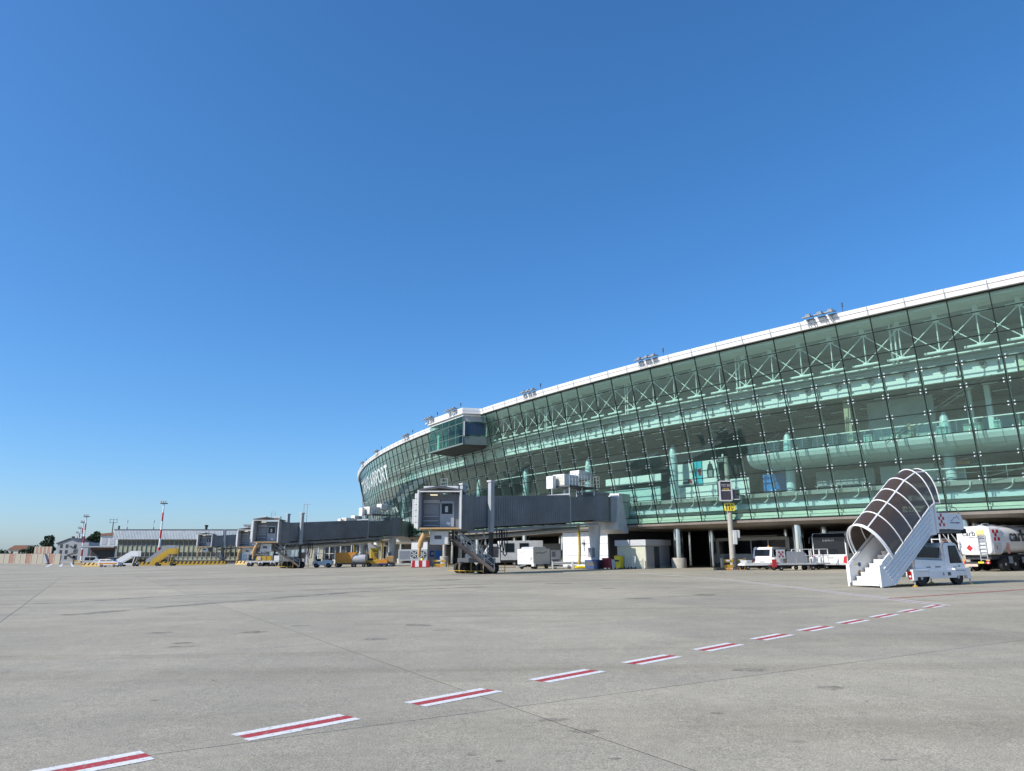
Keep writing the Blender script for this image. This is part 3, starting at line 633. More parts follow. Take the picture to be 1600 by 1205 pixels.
def art_red(t, L_, h): MB().prism([(L_ * .55, h * .4), (L_ * .9, h * .4), (L_ * .9, h * .7), (L_ * .55, h * .7)], -.02, -.012).build('printed_block', DRED, t)
facade_panel('poster', 'pale poster with a red shoe behind the terminal glass, left of a cyan poster', 'poster', 10.55, 11.35, 253, 9.1, 11.6, INT_L, art_shoe)
facade_panel('poster', 'cyan poster with a red block between two pale posters behind the glass', 'poster', 10.12, 10.5, 253, 9.1, 11.7, CYAN, art_red)
facade_panel('poster', 'white poster showing a black backpack behind the terminal glass', 'poster', 9.35, 10.08, 253, 9.0, 11.7, INT_L, art_bag)
facade_panel('shop_counter', 'long pale shop counter below the posters behind the glass', 'counter', 9.3, 11.4, 253.6, 7.37, 8.95, INT_L)
facade_panel('shop_counter', 'pale teal counter front behind the glass, left of the posters', 'counter', 12.1, 15.7, 253.6, 7.37, 9.3, mat('teal_counter', (.55, .70, .67), .5, var=.06))
facade_panel('kiosk_canopy', 'pale service duct hanging over the teal counter behind the glass', 'duct', 12.1, 15.4, 253.4, 9.9, 10.8, INT_L)
facade_panel('kiosk', 'bright white kiosk left of the blue panels behind the glass', 'kiosk', 7.9, 8.7, 253.6, 7.37, 9.4, INT_L)
facade_panel('blue_board', 'brighter blue board standing behind the glass beside a white kiosk', 'board', 7.0, 7.45, 253, 7.8, 9.6, BLUE)
facade_panel('blue_board', 'darker blue board behind the glass beside the round hall column', 'board', 6.4, 6.95, 253.2, 7.8, 9.6, mat('blue_panel_dark', (.02, .13, .42), .4))
facade_panel('glazed_shop', 'grey glazed shop front under the gallery, right of the round column', 'shop front', 3.6, 5.6, 252, 7.37, 9.5, INT_M)
facade_panel('shop_wall', 'pale shop wall under the gallery behind the stair truck canopy', 'wall', .9, 3.4, 252, 7.37, 9.5, mat('pale_shop', (.58, .64, .66), .6))
facade_panel('menu_board', 'dark menu board with a small red sign under the gallery', 'board', .2, 1.6, 253.5, 8.9, 9.5, SOOT, lambda t, L_, h: MB().box(L_ * .45, L_ * .7, -.05, -.02, h * .2, h * .6).build('red_sign', ORNG, t))
# dark stepped escalator casing
t = thing('escalator', 'dark stepped escalator casing rising behind the glass left of the gallery', 'escalator', pol(11.3, 250, 7.37), math.atan2(*reversed((pol(7.2, 250, 0) - pol(11.3, 250, 0)).to_2d())), tilt=False)
MB().prism([(0, 3.2), (7.4, 4.4), (11.2, 6.6), (11.4, 4.6), (11.4, 3.4), (4, 3.0), (-5, 1.4), (-5, 2.0)], 0, 2.2).build('casing', SOOT, t)
MB().prism([(7.0, 4.7), (10.4, 6.9), (10.8, 6.7), (7.2, 4.42)], .3, 1.8).build('balustrade', DGREY, t)
MB().box(10.8, 11.2, .2, 2, 0, 3.4).build('support', DGREY, t)
# goods on the gallery
random.seed(3)
goods = [('white display box on the gallery floor at its left end', 3.0, .7, .75, INT_L), ('olive cloth bundle on the gallery beside a white display box', 2.2, .6, .8, GREENY), ('small tan crate on the gallery under a partition', 1.75, .4, 1.3, TAN), ('pale blue stack on the gallery, left of yellow shelves', .95, .7, .8, COLB), ('yellow shelf unit of goods on the gallery behind the rail', .15, 1.3, .75, BEIGE), ('pale blue upright panel on the gallery, right of the yellow shelves', -.45, .45, .8, COLB), ('beige goods table on the gallery, mid way along the rail', -1.2, 1.0, .6, BEIGE), ('pale yellow cabinet on the gallery near the right picture edge', -2.55, .6, .85, mat('pale_yellow', (.66, .66, .42), .6)), ('narrow pale bottle display on the gallery beside a yellow cabinet', -2.85, .25, .75, INT_L)]
for lab, i, w_, h_, m_ in goods:
    P_ = pol(i, 256.7, 11.01); d = pol(i - .5, 256.7, 11) - P_; t = thing('gallery_goods', lab, 'goods', P_, math.atan2(d.y, d.x), 'goods shown along the gallery', tilt=False)
    MB().box(-w_ / 2, w_ / 2, -.3, .3, .06, h_).build('box', m_, t, bevel=.03); MB().box(-w_ / 2 - .04, w_ / 2 + .04, -.34, .34, 0, .055).build('foot', ROD, t)
    MB().box(-w_ / 2 * .8, w_ / 2 * .8, -.33, -.305, h_ * .35, h_ * .7).build('front', LGREY, t)
# ------------------------------------------------------------------ boarding bridges
def bridge(label, rot, end, zr, ze, cabdir, link, hose=True, full=True):
    rot, end = Vector((*rot, 0)), Vector((*end, 0)); rot.z = gz(rot.x, rot.y); d = end - rot; d.z = 0; L = d.length; ang = math.atan2(d.y, d.x)
    t = thing('boarding_bridge', label, 'boarding bridge', rot, ang, 'boarding bridges in front of the terminal', tilt=False)
    Wm = Matrix.Translation(rot) @ Matrix.Rotation(ang, 4, 'Z'); inv = Wm.inverted()
    zr -= rot.z; ze -= rot.z
    zz = lambda x: zr + (ze - zr) * x / L
    def tun(x0, x1, hw, h, dz, name, m):
        o = MB().prism([(x0, zz(x0) + dz), (x1, zz(x1) + dz), (x1, zz(x1) + dz + h), (x0, zz(x0) + dz + h)], -hw, hw).build(name, m, t, bevel=.03)
        mb = MB(); n = int((x1 - x0) / .3)
        for s in (-1, 1):
            for k in range(1, n):
                x = x0 + k * .3; mb.hexa([(x, s * hw, zz(x) + dz + .1), (x + .16, s * hw, zz(x) + dz + .1), (x + .16, s * (hw + .035), zz(x) + dz + .1), (x, s * (hw + .035), zz(x) + dz + .1), (x, s * hw, zz(x) + dz + h - .1), (x + .16, s * hw, zz(x) + dz + h - .1), (x + .16, s * (hw + .035), zz(x) + dz + h - .1), (x, s * (hw + .035), zz(x) + dz + h - .1)])
        mb.build('wall_ribs', m, o, kind='stuff')
        mb = MB()
        for k in range(int((x1 - x0) / 1.6)): x = x0 + .8 + k * 1.6; mb.box(x - .06, x + .06, -hw - .12, hw + .12, zz(x) + dz - .16, zz(x) + dz - .02)
        mb.build('floor_beams', SOOT, o)
        return o
    xi = L * .32
    tun(1.2, xi, 1.3, 2.45, .1, 'inner_tunnel', BGREY); tun(xi - .6, L, 1.5, 2.75, 0, 'outer_tunnel', BGREY)
    for x in (xi - .68, L * .985): MB().prism([(x, zz(x) - .12), (x + .16, zz(x) - .12), (x + .16, zz(x) + 2.9), (x, zz(x) + 2.9)], -1.58, 1.58).build('tunnel_collar', BGREY2, t)
    for s in (-1, 1): MB().bar((1.0, s * 1.25, zz(1) - .3), (L * .98, s * 1.25, zz(L) - .32), .16, .22).build('bottom_rail', MGREY, t)
    MB().tube((2.2, -.6, zz(2) - .75), (L * .93, -.6, zz(L) - .8), .24, 12).build('air_pipe', STEEL, t, True)
    # rotunda and its column
    MB().lathe([(1.5, zr - .15), (1.62, zr - .1), (1.62, zr + 2.7), (1.75, zr + 2.72), (1.75, zr + 2.95), (.3, zr + 3.1)], n=24).build('rotunda', BGREY, t)
    MB().lathe([(.75, 0), (.75, .12), (.42, .14), (.5, 1.6), (.62, zr - 1.2), (.72, zr - .5), (1.2, zr - .16)], n=18).build('rotunda_column', WHITE2, t, True)
    MB().box(.35, .85, -.3, .3, 1.2, 2.2).build('junction_box', MGREY, t, bevel=.02)
    if hose:
        mb = MB(); pts = []
        for k in range(41):
            u = k / 40; pts.append((1.6 - .35 * math.sin(u * 2.2), -.95 - .2 * u, zr - .3 - u * (zr - .75)))
        mb.path(pts, .13, 8); h_ = mb.build('air_hose', mat('hose_yellow', (.55, .40, .03), .6), t, True)
        mb = MB()
        for p, q in zip(pts[::2], pts[1::2]): mb.tube(p, q, .165, 8)
        mb.build('hose_rings', mat('hose_ochre', (.40, .29, .02), .6), h_)
    # link to the building
    lk = inv @ Vector((*link, 0)); ld = Vector((lk.x, lk.y, 0)); ll = ld.length; la = math.atan2(ld.y, ld.x); Ml = Matrix.Rotation(la, 4, 'Z')
    MB(Ml).box(1.3, ll, -1.35, 1.35, zr - .1, zr + 2.6).build('link_corridor', BGREY2, t, bevel=.03)
    MB(Ml).prism([(ll - 1.6, zr - .9), (ll + .3, zr - 1.3), (ll + .9, zr + 3.0), (ll - 1.2, zr + 3.0)], -1.6, 1.6).build('link_hood', WHITE2, t, bevel=.03)
    # plant on the roof
    zt = zr + 2.9; xo = 1.2
    MB().box(xo, xo + 4.4, -1.4, 1.4, zt + .35, zt + .5).build('plant_deck', DGREY, t)
    mb = MB()
    for x in (xo + .2, xo + 2.2, xo + 4.2):
        for y in (-1.2, 1.2): mb.bar((x, y, zt - .4), (x, y, zt + .35), .1)
    mb.build('deck_legs', STEEL, t)
    ac = MB().box(xo + 2.0, xo + 4.3, -1.0, .6, zt + .52, zt + 1.7).build('plant_unit', WHITE, t, bevel=.04)
    mb = MB()
    for k in range(7): mb.box(xo + 2.15, xo + 4.15, -1.03, -1.0, zt + .62 + k * .15, zt + .70 + k * .15)
    for k in range(7): mb.box(xo + 4.3, xo + 4.33, -.9, .5, zt + .62 + k * .15, zt + .70 + k * .15)
    mb.build('louvres', BEIGE, ac)
    MB().box(xo + .4, xo + 1.8, -.8, .5, zt + 1.3, zt + 2.3).build('fan_box', WHITE, t, bevel=.12)
    MB().prism([(xo - .4, zt + 1.5), (xo + .42, zt + 1.2), (xo + .42, zt + 2.2), (xo - .6, zt + 2.2)], -.7, .4).build('fan_hood', LGREY, t)
    mb = MB()
    for z in (.9, 1.3, 1.7):
        for y in (-1.38, 1.38): mb.bar((xo - .5, y, zt + z), (xo + 4.4, y, zt + z), .035)
        mb.bar((xo - .5, -1.38, zt + z), (xo - .5, 1.38, zt + z), .035)
    for k in range(11):
        x = xo - .5 + k * .49
        for y in (-1.38, 1.38): mb.bar((x, y, zt + .5), (x, y, zt + 1.7), .035)
    mb.build('guard_rail', STEEL, t)
    MB().box(xo + 4.6, xo + 5.1, -1.2, -.3, zt + .2, zt + 1.5).build('control_cabinet', WHITE, t, bevel=.03)
    # lift posts and wheel carriage
    xb = L - 2.6; P_ = Wm @ Vector((xb, 0, 0)); gb = gz(P_.x, P_.y) - rot.z
    for s in (-1, 1):
        MB().box(xb - .22, xb + .22, s * 1.95 - .2, s * 1.95 + .2, zz(xb) - .5, zz(xb) + 4.0).build('lift_post', BGREY2, t, bevel=.02)
        MB().box(xb - .15, xb + .15, s * 1.95 - .14, s * 1.95 + .14, gb + 1.0, zz(xb) - .5).build('lift_leg', SOOT, t)
        MB().box(xb - .3, xb + .3, s * 1.95 - .26, s * 1.95 + .26, zz(xb) + 4.0, zz(xb) + 4.15).build('post_cap', LGREY, t)
    MB().box(xb - .35, xb + .35, -2.2, 2.2, gb + .95, gb + 1.35).build('carriage_beam', DGREY, t, bevel=.03)
    MB().box(xb - .9, xb + .9, -.5, .5, gb + 1.35, gb + 1.7).build('drive_box', BGREY2, t, bevel=.03)
    for s in (-1, 1):
        MB().box(xb - .75, xb + .75, s * 1.5 - .22, s * 1.5 + .22, gb + .55, gb + 1.0).build('wheel_frame', SOOT, t)
        for x in (-.55, .55): wheel(t, xb + x, s * 1.5 - .3, .48, .34, DGREY, gb + .48, 16); wheel(t, xb + x, s * 1.5 + .3, .48, .34, DGREY, gb + .48, 16)
    mb = MB()
    for x in (-1.3, 1.3):
        mb.bar((xb + x, -2.4, gb + .25), (xb + x, 2.4, gb + .25), .045)
        for y in (-2.4, -.8, .8, 2.4): mb.bar((xb + x, y, gb + .12), (xb + x, y, gb + .95), .045)
    mb.build('wheel_guard', YELL, t)
    MB().box(xb - 1.0, xb - .4, 1.0, 1.9, gb + 1.4, gb + 2.3).build('motor_housing', mat('rusty_brown', (.26, .20, .16), .7, var=.3), t, bevel=.03)
    mb = MB()                                             # scissor lattice between the posts
    for s in (-1.5, -.5, .5, 1.5):
        mb.bar((xb - .1, s - .5, gb + 1.4), (xb - .1, s + .5, zz(xb) - .4), .05); mb.bar((xb + .1, s + .5, gb + 1.4), (xb + .1, s - .5, zz(xb) - .4), .05)
    mb.build('lattice', STEEL, t)
    mb = MB()
    for k in range(3):
        x = xb - 1.0 - k * .35; z = zz(x) - .3; dp = 1.5 + .35 * k
        mb.path([(x, 1.62, z), (x, 1.68, z - dp * .6), (x - .1, 1.7, z - dp), (x - .3, 1.7, z - dp - .15), (x - .5, 1.7, z - dp), (x - .6, 1.68, z - dp * .6), (x - .6, 1.62, z)], .05, 6)
    mb.build('cable_loops', BLACK, t)
    # cabin at the end
    ec = inv @ Vector((*(end.to_2d() + d.to_2d().normalized() * 1.5), 0)); zc = ze - .15; ca_ = math.atan2(cabdir[1], cabdir[0]) - ang
    Mc = Matrix.Translation((ec.x, ec.y, zc)) @ Matrix.Rotation(ca_, 4, 'Z')      # local +x looks out of the cabin
    MB(Matrix.Translation((L - .25, 0, zc))).lathe([(1.6, 0), (1.6, 3.0)], n=24).build('cabin_drum', BGREY, t)
    MB(Mc).box(-1.2, 1.3, -1.65, 1.65, 0, .22).build('cabin_floor', DGREY, t)
    MB(Mc).box(-1.2, -1.05, -1.65, 1.65, .22, 3.1).build('cabin_rear', BGREY2, t)
    for s in (-1, 1): MB(Mc).box(-1.2, 1.75, s * 1.72 - .07, s * 1.72 + .07, .0, 3.2).build('cabin_side', BGREY2, t)
    MB(Mc).add([(-1.4, -1.95, 3.2), (1.9, -1.95, 3.25), (1.9, 1.95, 3.25), (-1.4, 1.95, 3.2), (-1.4, -1.95, 3.3), (1.9, -1.95, 3.38), (1.9, 1.95, 3.38), (-1.4, 1.95, 3.3), (-1.4, 0, 3.55), (1.9, 0, 3.68), (1.9, 0, 3.5), (-1.4, 0, 3.3)], [(4, 5, 9, 8), (8, 9, 6, 7), (0, 1, 5, 4), (2, 3, 7, 6), (1, 10, 9, 5), (10, 2, 6, 9), (0, 4, 8, 11), (11, 8, 7, 3), (0, 11, 10, 1), (11, 3, 2, 10)]).build('cabin_roof', DGREY, t)
    fr = MB(Mc)
    fr.box(1.75, 1.98, -1.92, -1.76, .0, 3.3); fr.box(1.75, 1.98, 1.76, 1.92, .0, 3.3); fr.box(1.75, 1.98, -1.76, 1.76, 3.12, 3.24); fr.build('cabin_bellows', WHITE2, t, bevel=.05)
    MB(Mc).tube((1.85, -1.7, .05), (1.85, 1.7, .05), .085, 10).build('floor_bumper', TAN, t, True)
    MB(Mc).box(.5, .58, -1.62, 1.62, .22, 3.05).build('front_wall', BGREY, t)
    dr = MB(Mc).box(.6, .66, -.1, 1.15, .25, 2.45).build('door', BGREY2, t, bevel=.02)
    MB(Mc).box(.66, .69, .05, .98, 1.35, 2.25).build('door_window', VEHG, dr); MB(Mc).box(.67, .7, .35, .6, 1.5, 2.0).build('door_notice', LGREY, dr)
    MB(Mc).prism([(.45, .5), (.75, .35), (.85, .55), (.55, .7)], .67, .69, 'yz').build('door_sticker', WHITE, dr)
    MB(Mc).box(.6, .8, -1.55, -.1, 2.25, 2.55).build('shutter_box', MGREY, t)
    mb = MB(Mc)
    for k in range(9): mb.box(.6, .64, -1.5, -.22, 1.3 + k * .1, 1.38 + k * .1)
    mb.build('shutter_slats', MGREY, t)
    for z in (.35, .75, 1.15): MB(Mc).bar((.75, -1.5, z), (.75, -.2, z), .06).build('guard_bar', LGREY, t)
    MB(Mc).box(.9, 1.3, -.9, -.3, 2.92, 2.98).build('ceiling_lamp', mat('lamp_warm', (.9, .8, .55), .4, emit=.6), t)
    # folded side curtain on the sun side
    for s in ((-1,) if True else ()):
        for k in range(6): MB(Mc).box(-.9, 1.4, s * (1.8 + .02), s * (1.8 + .42), .1 + k * .5, .1 + k * .5 + .46).build('side_curtain', WHITE2, t, bevel=.05)
        MB(Mc).box(-.6, .9, s * 2.24, s * 2.5, .5, 2.6).build('side_frame', LGREY, t, bevel=.03)
    for y in (-1.2, .9): MB(Mc).box(-.8, -.2, y - .5, y + .5, 3.55, 3.85).build('roof_unit', WHITE2, t, bevel=.04)
    mb = MB(Mc)
    for y in (-.3, .3): mb.bar((-1.3, y, 3.4), (-1.3, y, 4.6), .05)
    for z in (3.7, 4.0, 4.3, 4.6): mb.bar((-1.3, -.3, z), (-1.3, .3, z), .04)
    mb.build('roof_ladder', STEEL, t)
    mb = MB(Mc); mb.path([(1.1, -1.0, -.35), (1.3, -1.35, -.45), (1.25, -1.6, -1.0), (1.15, -1.7, -1.5)], .24, 10); mb.path([(1.15, -1.7, -1.5), (1.1, -1.78, -2.3)], .14, 10); mb.build('ground_hose', TAN, t, True)
    MB(Mc).box(-.6, .9, -.9, .7, -1.25, -.1).build('under_unit', WHITE2, t, bevel=.06); MB(Mc).box(.9, .93, -.5, .1, -.8, -.5).build('unit_vent', DGREY, t)
    MB(Mc).prism([(-.5, -.1), (.4, -.1), (.2, -1.3), (-.2, -1.3)], 1.0, 1.4).build('cable_guide', SOOT, t)
    # service stair
    z0 = ze - .2; p0 = Wm @ Vector((L - .5, 2.3, 0)); s0 = Vector((L - .3, 2.2, z0 - .9)); s1 = Vector((L - 4.3, 3.1, gb + .15)) if False else None
    a_ = inv @ (end + Vector((cabdir[0], cabdir[1], 0)) * 1.2 + Vector((0, 0, 0))); a_ = Vector((a_.x, a_.y, ze - 1.0))
    wdir = Vector((.96, .28, 0)); b_ = inv @ (Vector((end.x, end.y, 0)) + Vector((cabdir[0], cabdir[1], 0)) * 1.2 + wdir * 3.6); b_ = Vector((b_.x, b_.y, gb + .25))
    side = (b_ - a_).cross(Vector((0, 0, 1))).normalized() * .45
    st = MB().bar(a_ + side, b_ + side, .06, .28).bar(a_ - side, b_ - side, .06, .28).build('stair_stringer', mat('rusty_brown', (.26, .20, .16)), t)
    mb = MB(); n = 13
    for k in range(n): c = a_.lerp(b_, (k + .5) / n); mb.bar(c - side, c + side, .22, .04)
    mb.build('stair_treads', STEEL, t)
    mb = MB()
    for s in (-1, 1):
        for h in (.5, 1.0): mb.bar(a_ + side * s + Vector((0, 0, h)), b_ + side * s + Vector((0, 0, h)), .045)
        for k in range(5): c = a_.lerp(b_, k / 4) + side * s; mb.bar(c, c + Vector((0, 0, 1.0)), .04)
    mb.build('stair_rail', STEEL, t)
    mb = MB(); top = a_ - (b_ - a_).normalized() * .1; mb.cb((a_.x, a_.y, a_.z), (1.2, 1.2, .08)); mb.bar((a_.x, a_.y, a_.z), (a_.x, a_.y, ze), .1); mb.build('stair_landing', DGREY, t)
    return t
fl = pol(13.2, 258.0, 0)
bridge('near grey boarding bridge whose cabin faces the camera, left of the glass front centre', (8.9, 79.5), (-5.1, 65.6), 5.35, 4.02, (-.02, -1), (fl.x, fl.y))
fl = pol(35.6, 258.0, 0)
bridge('middle grey boarding bridge left of the near one, under the facade lettering', (-20.4, 126), (-34.8, 110), 5.0, 3.65, (.02, -1), (fl.x, fl.y))
b3 = G(440, 884.5)
bridge('boarding bridge mostly hidden behind the cabin of the middle bridge', (-33, 163), (-48.5, 141), 5.0, 3.3, (.0, -1), (-29.5, 170))
bridge('farthest boarding bridge in front of the old low terminal', (-62, 206), (-79.5, 197), 5.6, 4.0, (.02, -1), (-52, 208))
# ------------------------------------------------------------------ covered passenger stair truck
ST = G(1472, 915); ST = Vector((19.68, 35.83, 0)); ST.z = gz(ST.x, ST.y)
t = thing('stair_truck', 'white passenger stair truck with a smoked arched canopy, parked at the right', 'stair truck', ST, R(25.2))
ch = MB(); ch.box(-2.1, 1.85, -1.05, 1.05, .42, .66); ch.build('chassis', WHITE, t, bevel=.03)
for s in (-1, 1):
    MB().box(-.95, .95, s * 1.06 - .02, s * 1.06 + .02, .34, .70).build('side_skirt', WHITE, t, bevel=.01)
    MB().prism([(-2.12, .28), (-1.86, .28), (-1.8, .66), (-1.05, .66), (-1.0, .76), (-2.12, .76)], s * 1.0 - .1, s * 1.0 + .1).build('fender', WHITE, t, bevel=.015)
    MB().prism([(1.95, .28), (1.72, .28), (1.64, .68), (.85, .68), (.82, .78), (1.9, .78)], s * 1.0 - .1, s * 1.0 + .1).build('fender', WHITE, t, bevel=.015)
    wheel(t, -1.4, s * .86, .36, .24, LGREY); wheel(t, 1.2, s * .86, .36, .24, LGREY)
    for x in (-1.95, 1.98):
        MB().tube((x, s * 1.0, .04), (x, s * 1.0, .45), .035, 8).build('outrigger', STEEL, t); MB().lathe([(.12, 0), (.12, .03), (.04, .07)], (x, s * 1.0, .0), n=10).build('outrigger_foot', YELL, t)
    MB().box(-2.16, -2.12, s * .95 - .08, s * .95 + .08, .34, .68).build('tail_lamp', REDL, t)
    MB().box(-2.165, -2.16, s * .95 - .06, s * .95 + .06, .42, .5).build('tail_lens', WHITE, t)
MB().box(.30, .52, -1.09, -1.08, .45, .6).build('filler_flap', DGREY, t)
# bonnet and cab, low under the stair
MB().prism([(-1.6, .67), (.75, .67), (.72, 1.12), (-1.55, 1.22)], -.86, .86).build('bonnet', WHITE, t, bevel=.04)
MB().prism([(-1.5, 1.23), (.6, 1.14), (.58, 1.30), (-1.3, 1.75)], -.7, .7).build('engine_cover', LGREY, t, bevel=.03)
cab = MB(); cab.prism([(.55, .67), (1.86, .67), (1.84, .95), (1.45, 1.86), (1.3, 1.95), (.62, 1.95), (.5, 1.8)], -.92, .92); cab = cab.build('cab', WHITE, t, bevel=.03)
for s in (-1, 1):
    MB().prism([(.84, 1.05), (1.62, 1.05), (1.33, 1.76), (.84, 1.76)], s * .93 - .012, s * .93 + .012).build('side_window', VEHG, cab)
    MB().prism([(.80, 1.0), (1.68, 1.0), (1.36, 1.81), (.80, 1.81)], s * .921 - .01, s * .921 + .01).build('window_seal', BLACK, cab)
    MB().prism([(-1.2, 1.3), (.3, 1.25), (.42, 1.72), (-.9, 1.76)], s * .74 - .02, s * .74 + .02).build('rear_window', VEHG, t)
    MB().box(-.8, -.55, s * .87 - .01, s * .87 + .01, .82, .86).build('vent', SOOT, t); MB().box(-.2, .15, s * .87 - .01, s * .87 + .01, .82, .86).build('vent', SOOT, t)
MB().box(1.0, 1.25, -.945, -.935, .78, .84).build('cab_number', MGREY, cab)
text('107', .12, DGREY, t, face_M((1.4, -.947, .85), (1, 0, 0)), 'cab_lettering')
text('B', .2, DGREY, t, face_M((.0, -1.085, .52), (1, 0, 0)), 'skirt_lettering')
# lifting arms
for s in (-.55, .55):
    MB().bar((.15, s, .75), (-.75, s, 2.2), .12, .16).build('lift_arm', SOOT, t); MB().tube((-.9, s * .8, .8), (-.1, s * .8, 2.2), .06, 8).build('ram', STEEL, t)
MB().bar((-1.4, 0, 1.2), (.6, 0, 2.35), .9, .12).build('stair_underframe', DGREY, t)
# steps
n = 13; x0, z0, x1, z1 = -3.95, .28, .15, 2.55
for k in range(n):
    xa = x0 + (x1 - x0) * k / n; za = z0 + (z1 - z0) * k / (n - 1)
    o = MB().box(xa, xa + .34, -.72, .72, za - .03, za).build('step', WHITE, t); MB().box(xa + .02, xa + .05, -.72, .72, za - .2, za - .031).build('riser', WHITE2, o)
sl_ = (z1 - z0) / (x1 - x0)
for s in (-1, 1):
    y = s * .85
    MB().prism([(-3.95, .04), (-3.15, .1), (-.30, 2.28), (.22, 2.33), (.22, 3.82), (-.02, 3.82), (-3.8, 1.06), (-3.97, .93)], y - .025, y + .025).build('side_panel', WHITE, t)
    rb = MB()
    for k in range(1, 6):
        f = k / 6; a, b = (-3.83 + f * .6, .95 - f * .75), (-.05, 3.7 - f * 1.35); rb.bar((a[0], y + s * .045, a[1]), (b[0], y + s * .045, b[1]), .05, .03)
    rb.bar((-3.82, y + s * .03, 1.08), (0, y + s * .03, 3.84), .07, .07); rb.bar((-3.15, y + s * .03, .12), (-.3, y + s * .03, 2.3), .06, .06)
    rb.build('panel_rib', WHITE, t)
    MB().bar((-3.96, y, .03), (-3.96, y, .98), .1).build('end_post', WHITE, t)
    MB().bar((.3, y + s * .03, 2.4), (.3, y + s * .03, 3.86), .09).build('top_post', WHITE, t)
    MB().prism([(.4, 2.62), (2.28, 2.55), (2.3, 2.95), (2.18, 3.32), (.4, 3.36)], y - .03, y + .03).build('platform_side', WHITE, t, bevel=.01)
    mb = MB(); mb.path([(.5, y, 3.36), (.55, y, 3.62), (1.5, y, 3.66), (1.9, y, 3.62), (2.15, y, 3.33)], .022, 6); mb.bar((1.2, y, 3.34), (1.2, y, 3.64), .03); mb.build('platform_rail', STEEL, t)
    mb = MB()
    for r in range(4):
        for c in range(3):
            if (r + c) % 2 == 0: mb.box(.48 + c * .14, .61 + c * .14, y + s * .032, y + s * .038, 2.72 + r * .15, 2.87 + r * .15)
    mb.build('checker_mark', RED, t)
MB().box(.16, 2.25, -.8, .8, 2.42, 2.55).build('platform', DGREY, t)
MB().box(2.2, 2.42, -.9, .9, 2.38, 2.62).build('platform_bumper', BLACK, t, bevel=.05)
mb = MB(); mb.path([(1.35, -.884, 2.98), (1.5, -.884, 3.02), (1.62, -.884, 3.14), (1.72, -.884, 3.12), (1.85, -.884, 3.22), (2.0, -.884, 3.05)], .012, 4); mb.build('platform_emblem', NAVY, t)
text('torino airport', .13, NAVY, t, face_M((1.68, -.884, 2.9), (1, 0, 0)), 'platform_lettering')
mb = MB(Matrix.Translation((-3.2, .823, 1.0))); mb.lathe([(.1, -.006), (.1, .006)], axis='y', n=12); mb.build('notice', NAVY, t)
MB().box(-3.5, -3.3, .818, .824, .97, 1.03).build('notice', YELB, t); MB(Matrix.Translation((-3.25, .82, .62))).lathe([(.13, -.006), (.13, .006)], axis='y', n=12).build('notice', TAN, t)
for s in (-1, 1): MB().box(-4.02, -3.98, s * .8 - .09, s * .8 + .09, .2, 1.0).build('front_plate', WHITE, t)
wheel(t, -2.9, .3, .16, .1, LGREY); wheel(t, -2.9, -.3, .16, .1, LGREY)
# canopy hoops and smoked panels
import itertools
def hoop_pts(x, z, lean, w=.93, h=1.75, n=18):
    out = []
    for k in range(n + 1):
        a = math.pi * k / n; y = w * math.cos(a); e = h * (abs(math.sin(a)) ** .82)
        out.append(Vector((x - math.sin(lean) * e, y, z + math.cos(lean) * e)))
    return out
base = [(-3.08, 1.36, R(34)), (-2.3, 1.96, R(34)), (-1.55, 2.52, R(34)), (-.85, 3.06, R(34)), (-.15, 3.6, R(34)), (.28, 3.82, R(16)), (.68, 3.82, R(4))]
hoops = [hoop_pts(*b) for b in base]
for j, hp in enumerate(hoops):
    MB().path(hp, .032 if j else .045, 8).build('canopy_hoop', WHITE, t, True)
MB().path(hoop_pts(-3.18, 1.28, R(34), .97, 1.81), .03, 8).build('canopy_hoop', WHITE, t, True)
for (a, b) in zip(hoops, hoops[1:]):
    for r0, r1 in ((0, 6), (6, 12), (12, 18)):
        mb = MB(); m_ = r1 - r0 + 1; mb.v = [tuple(p * .5 + q * .5 + (p - q) * .5 * .97) for p, q in zip(a[r0:r1 + 1], b[r0:r1 + 1])] + [tuple(p * .5 + q * .5 + (q - p) * .5 * .97) for p, q in zip(a[r0:r1 + 1], b[r0:r1 + 1])]
        mb.f = [(i, i + 1, m_ + i + 1, m_ + i) for i in range(m_ - 1)]; mb.m = [0] * (m_ - 1); mb.build('canopy_panel', CANG, t, True)
for k in (6, 12): MB().path([h[k] for h in hoops], .035, 6).build('canopy_rail', WHITE, t, True)
for k in (0, 18): MB().path([h[k] for h in hoops], .03, 6).build('canopy_foot_rail', WHITE, t, True)
MB().path([(-3.6, -.8, 1.2), (-2.4, -.8, 2.1)], .025, 6).build('hand_rail', STEEL, t); MB().path([(-3.6, .8, 1.2), (-.2, .8, 3.6)], .025, 6).build('hand_rail', STEEL, t)
# ------------------------------------------------------------------ fuel tanker
TK = G(1556, 893.5); t = thing('fuel_tanker', 'white fuel tanker lorry with red check marks at the right picture edge', 'tanker', TK, R(27))
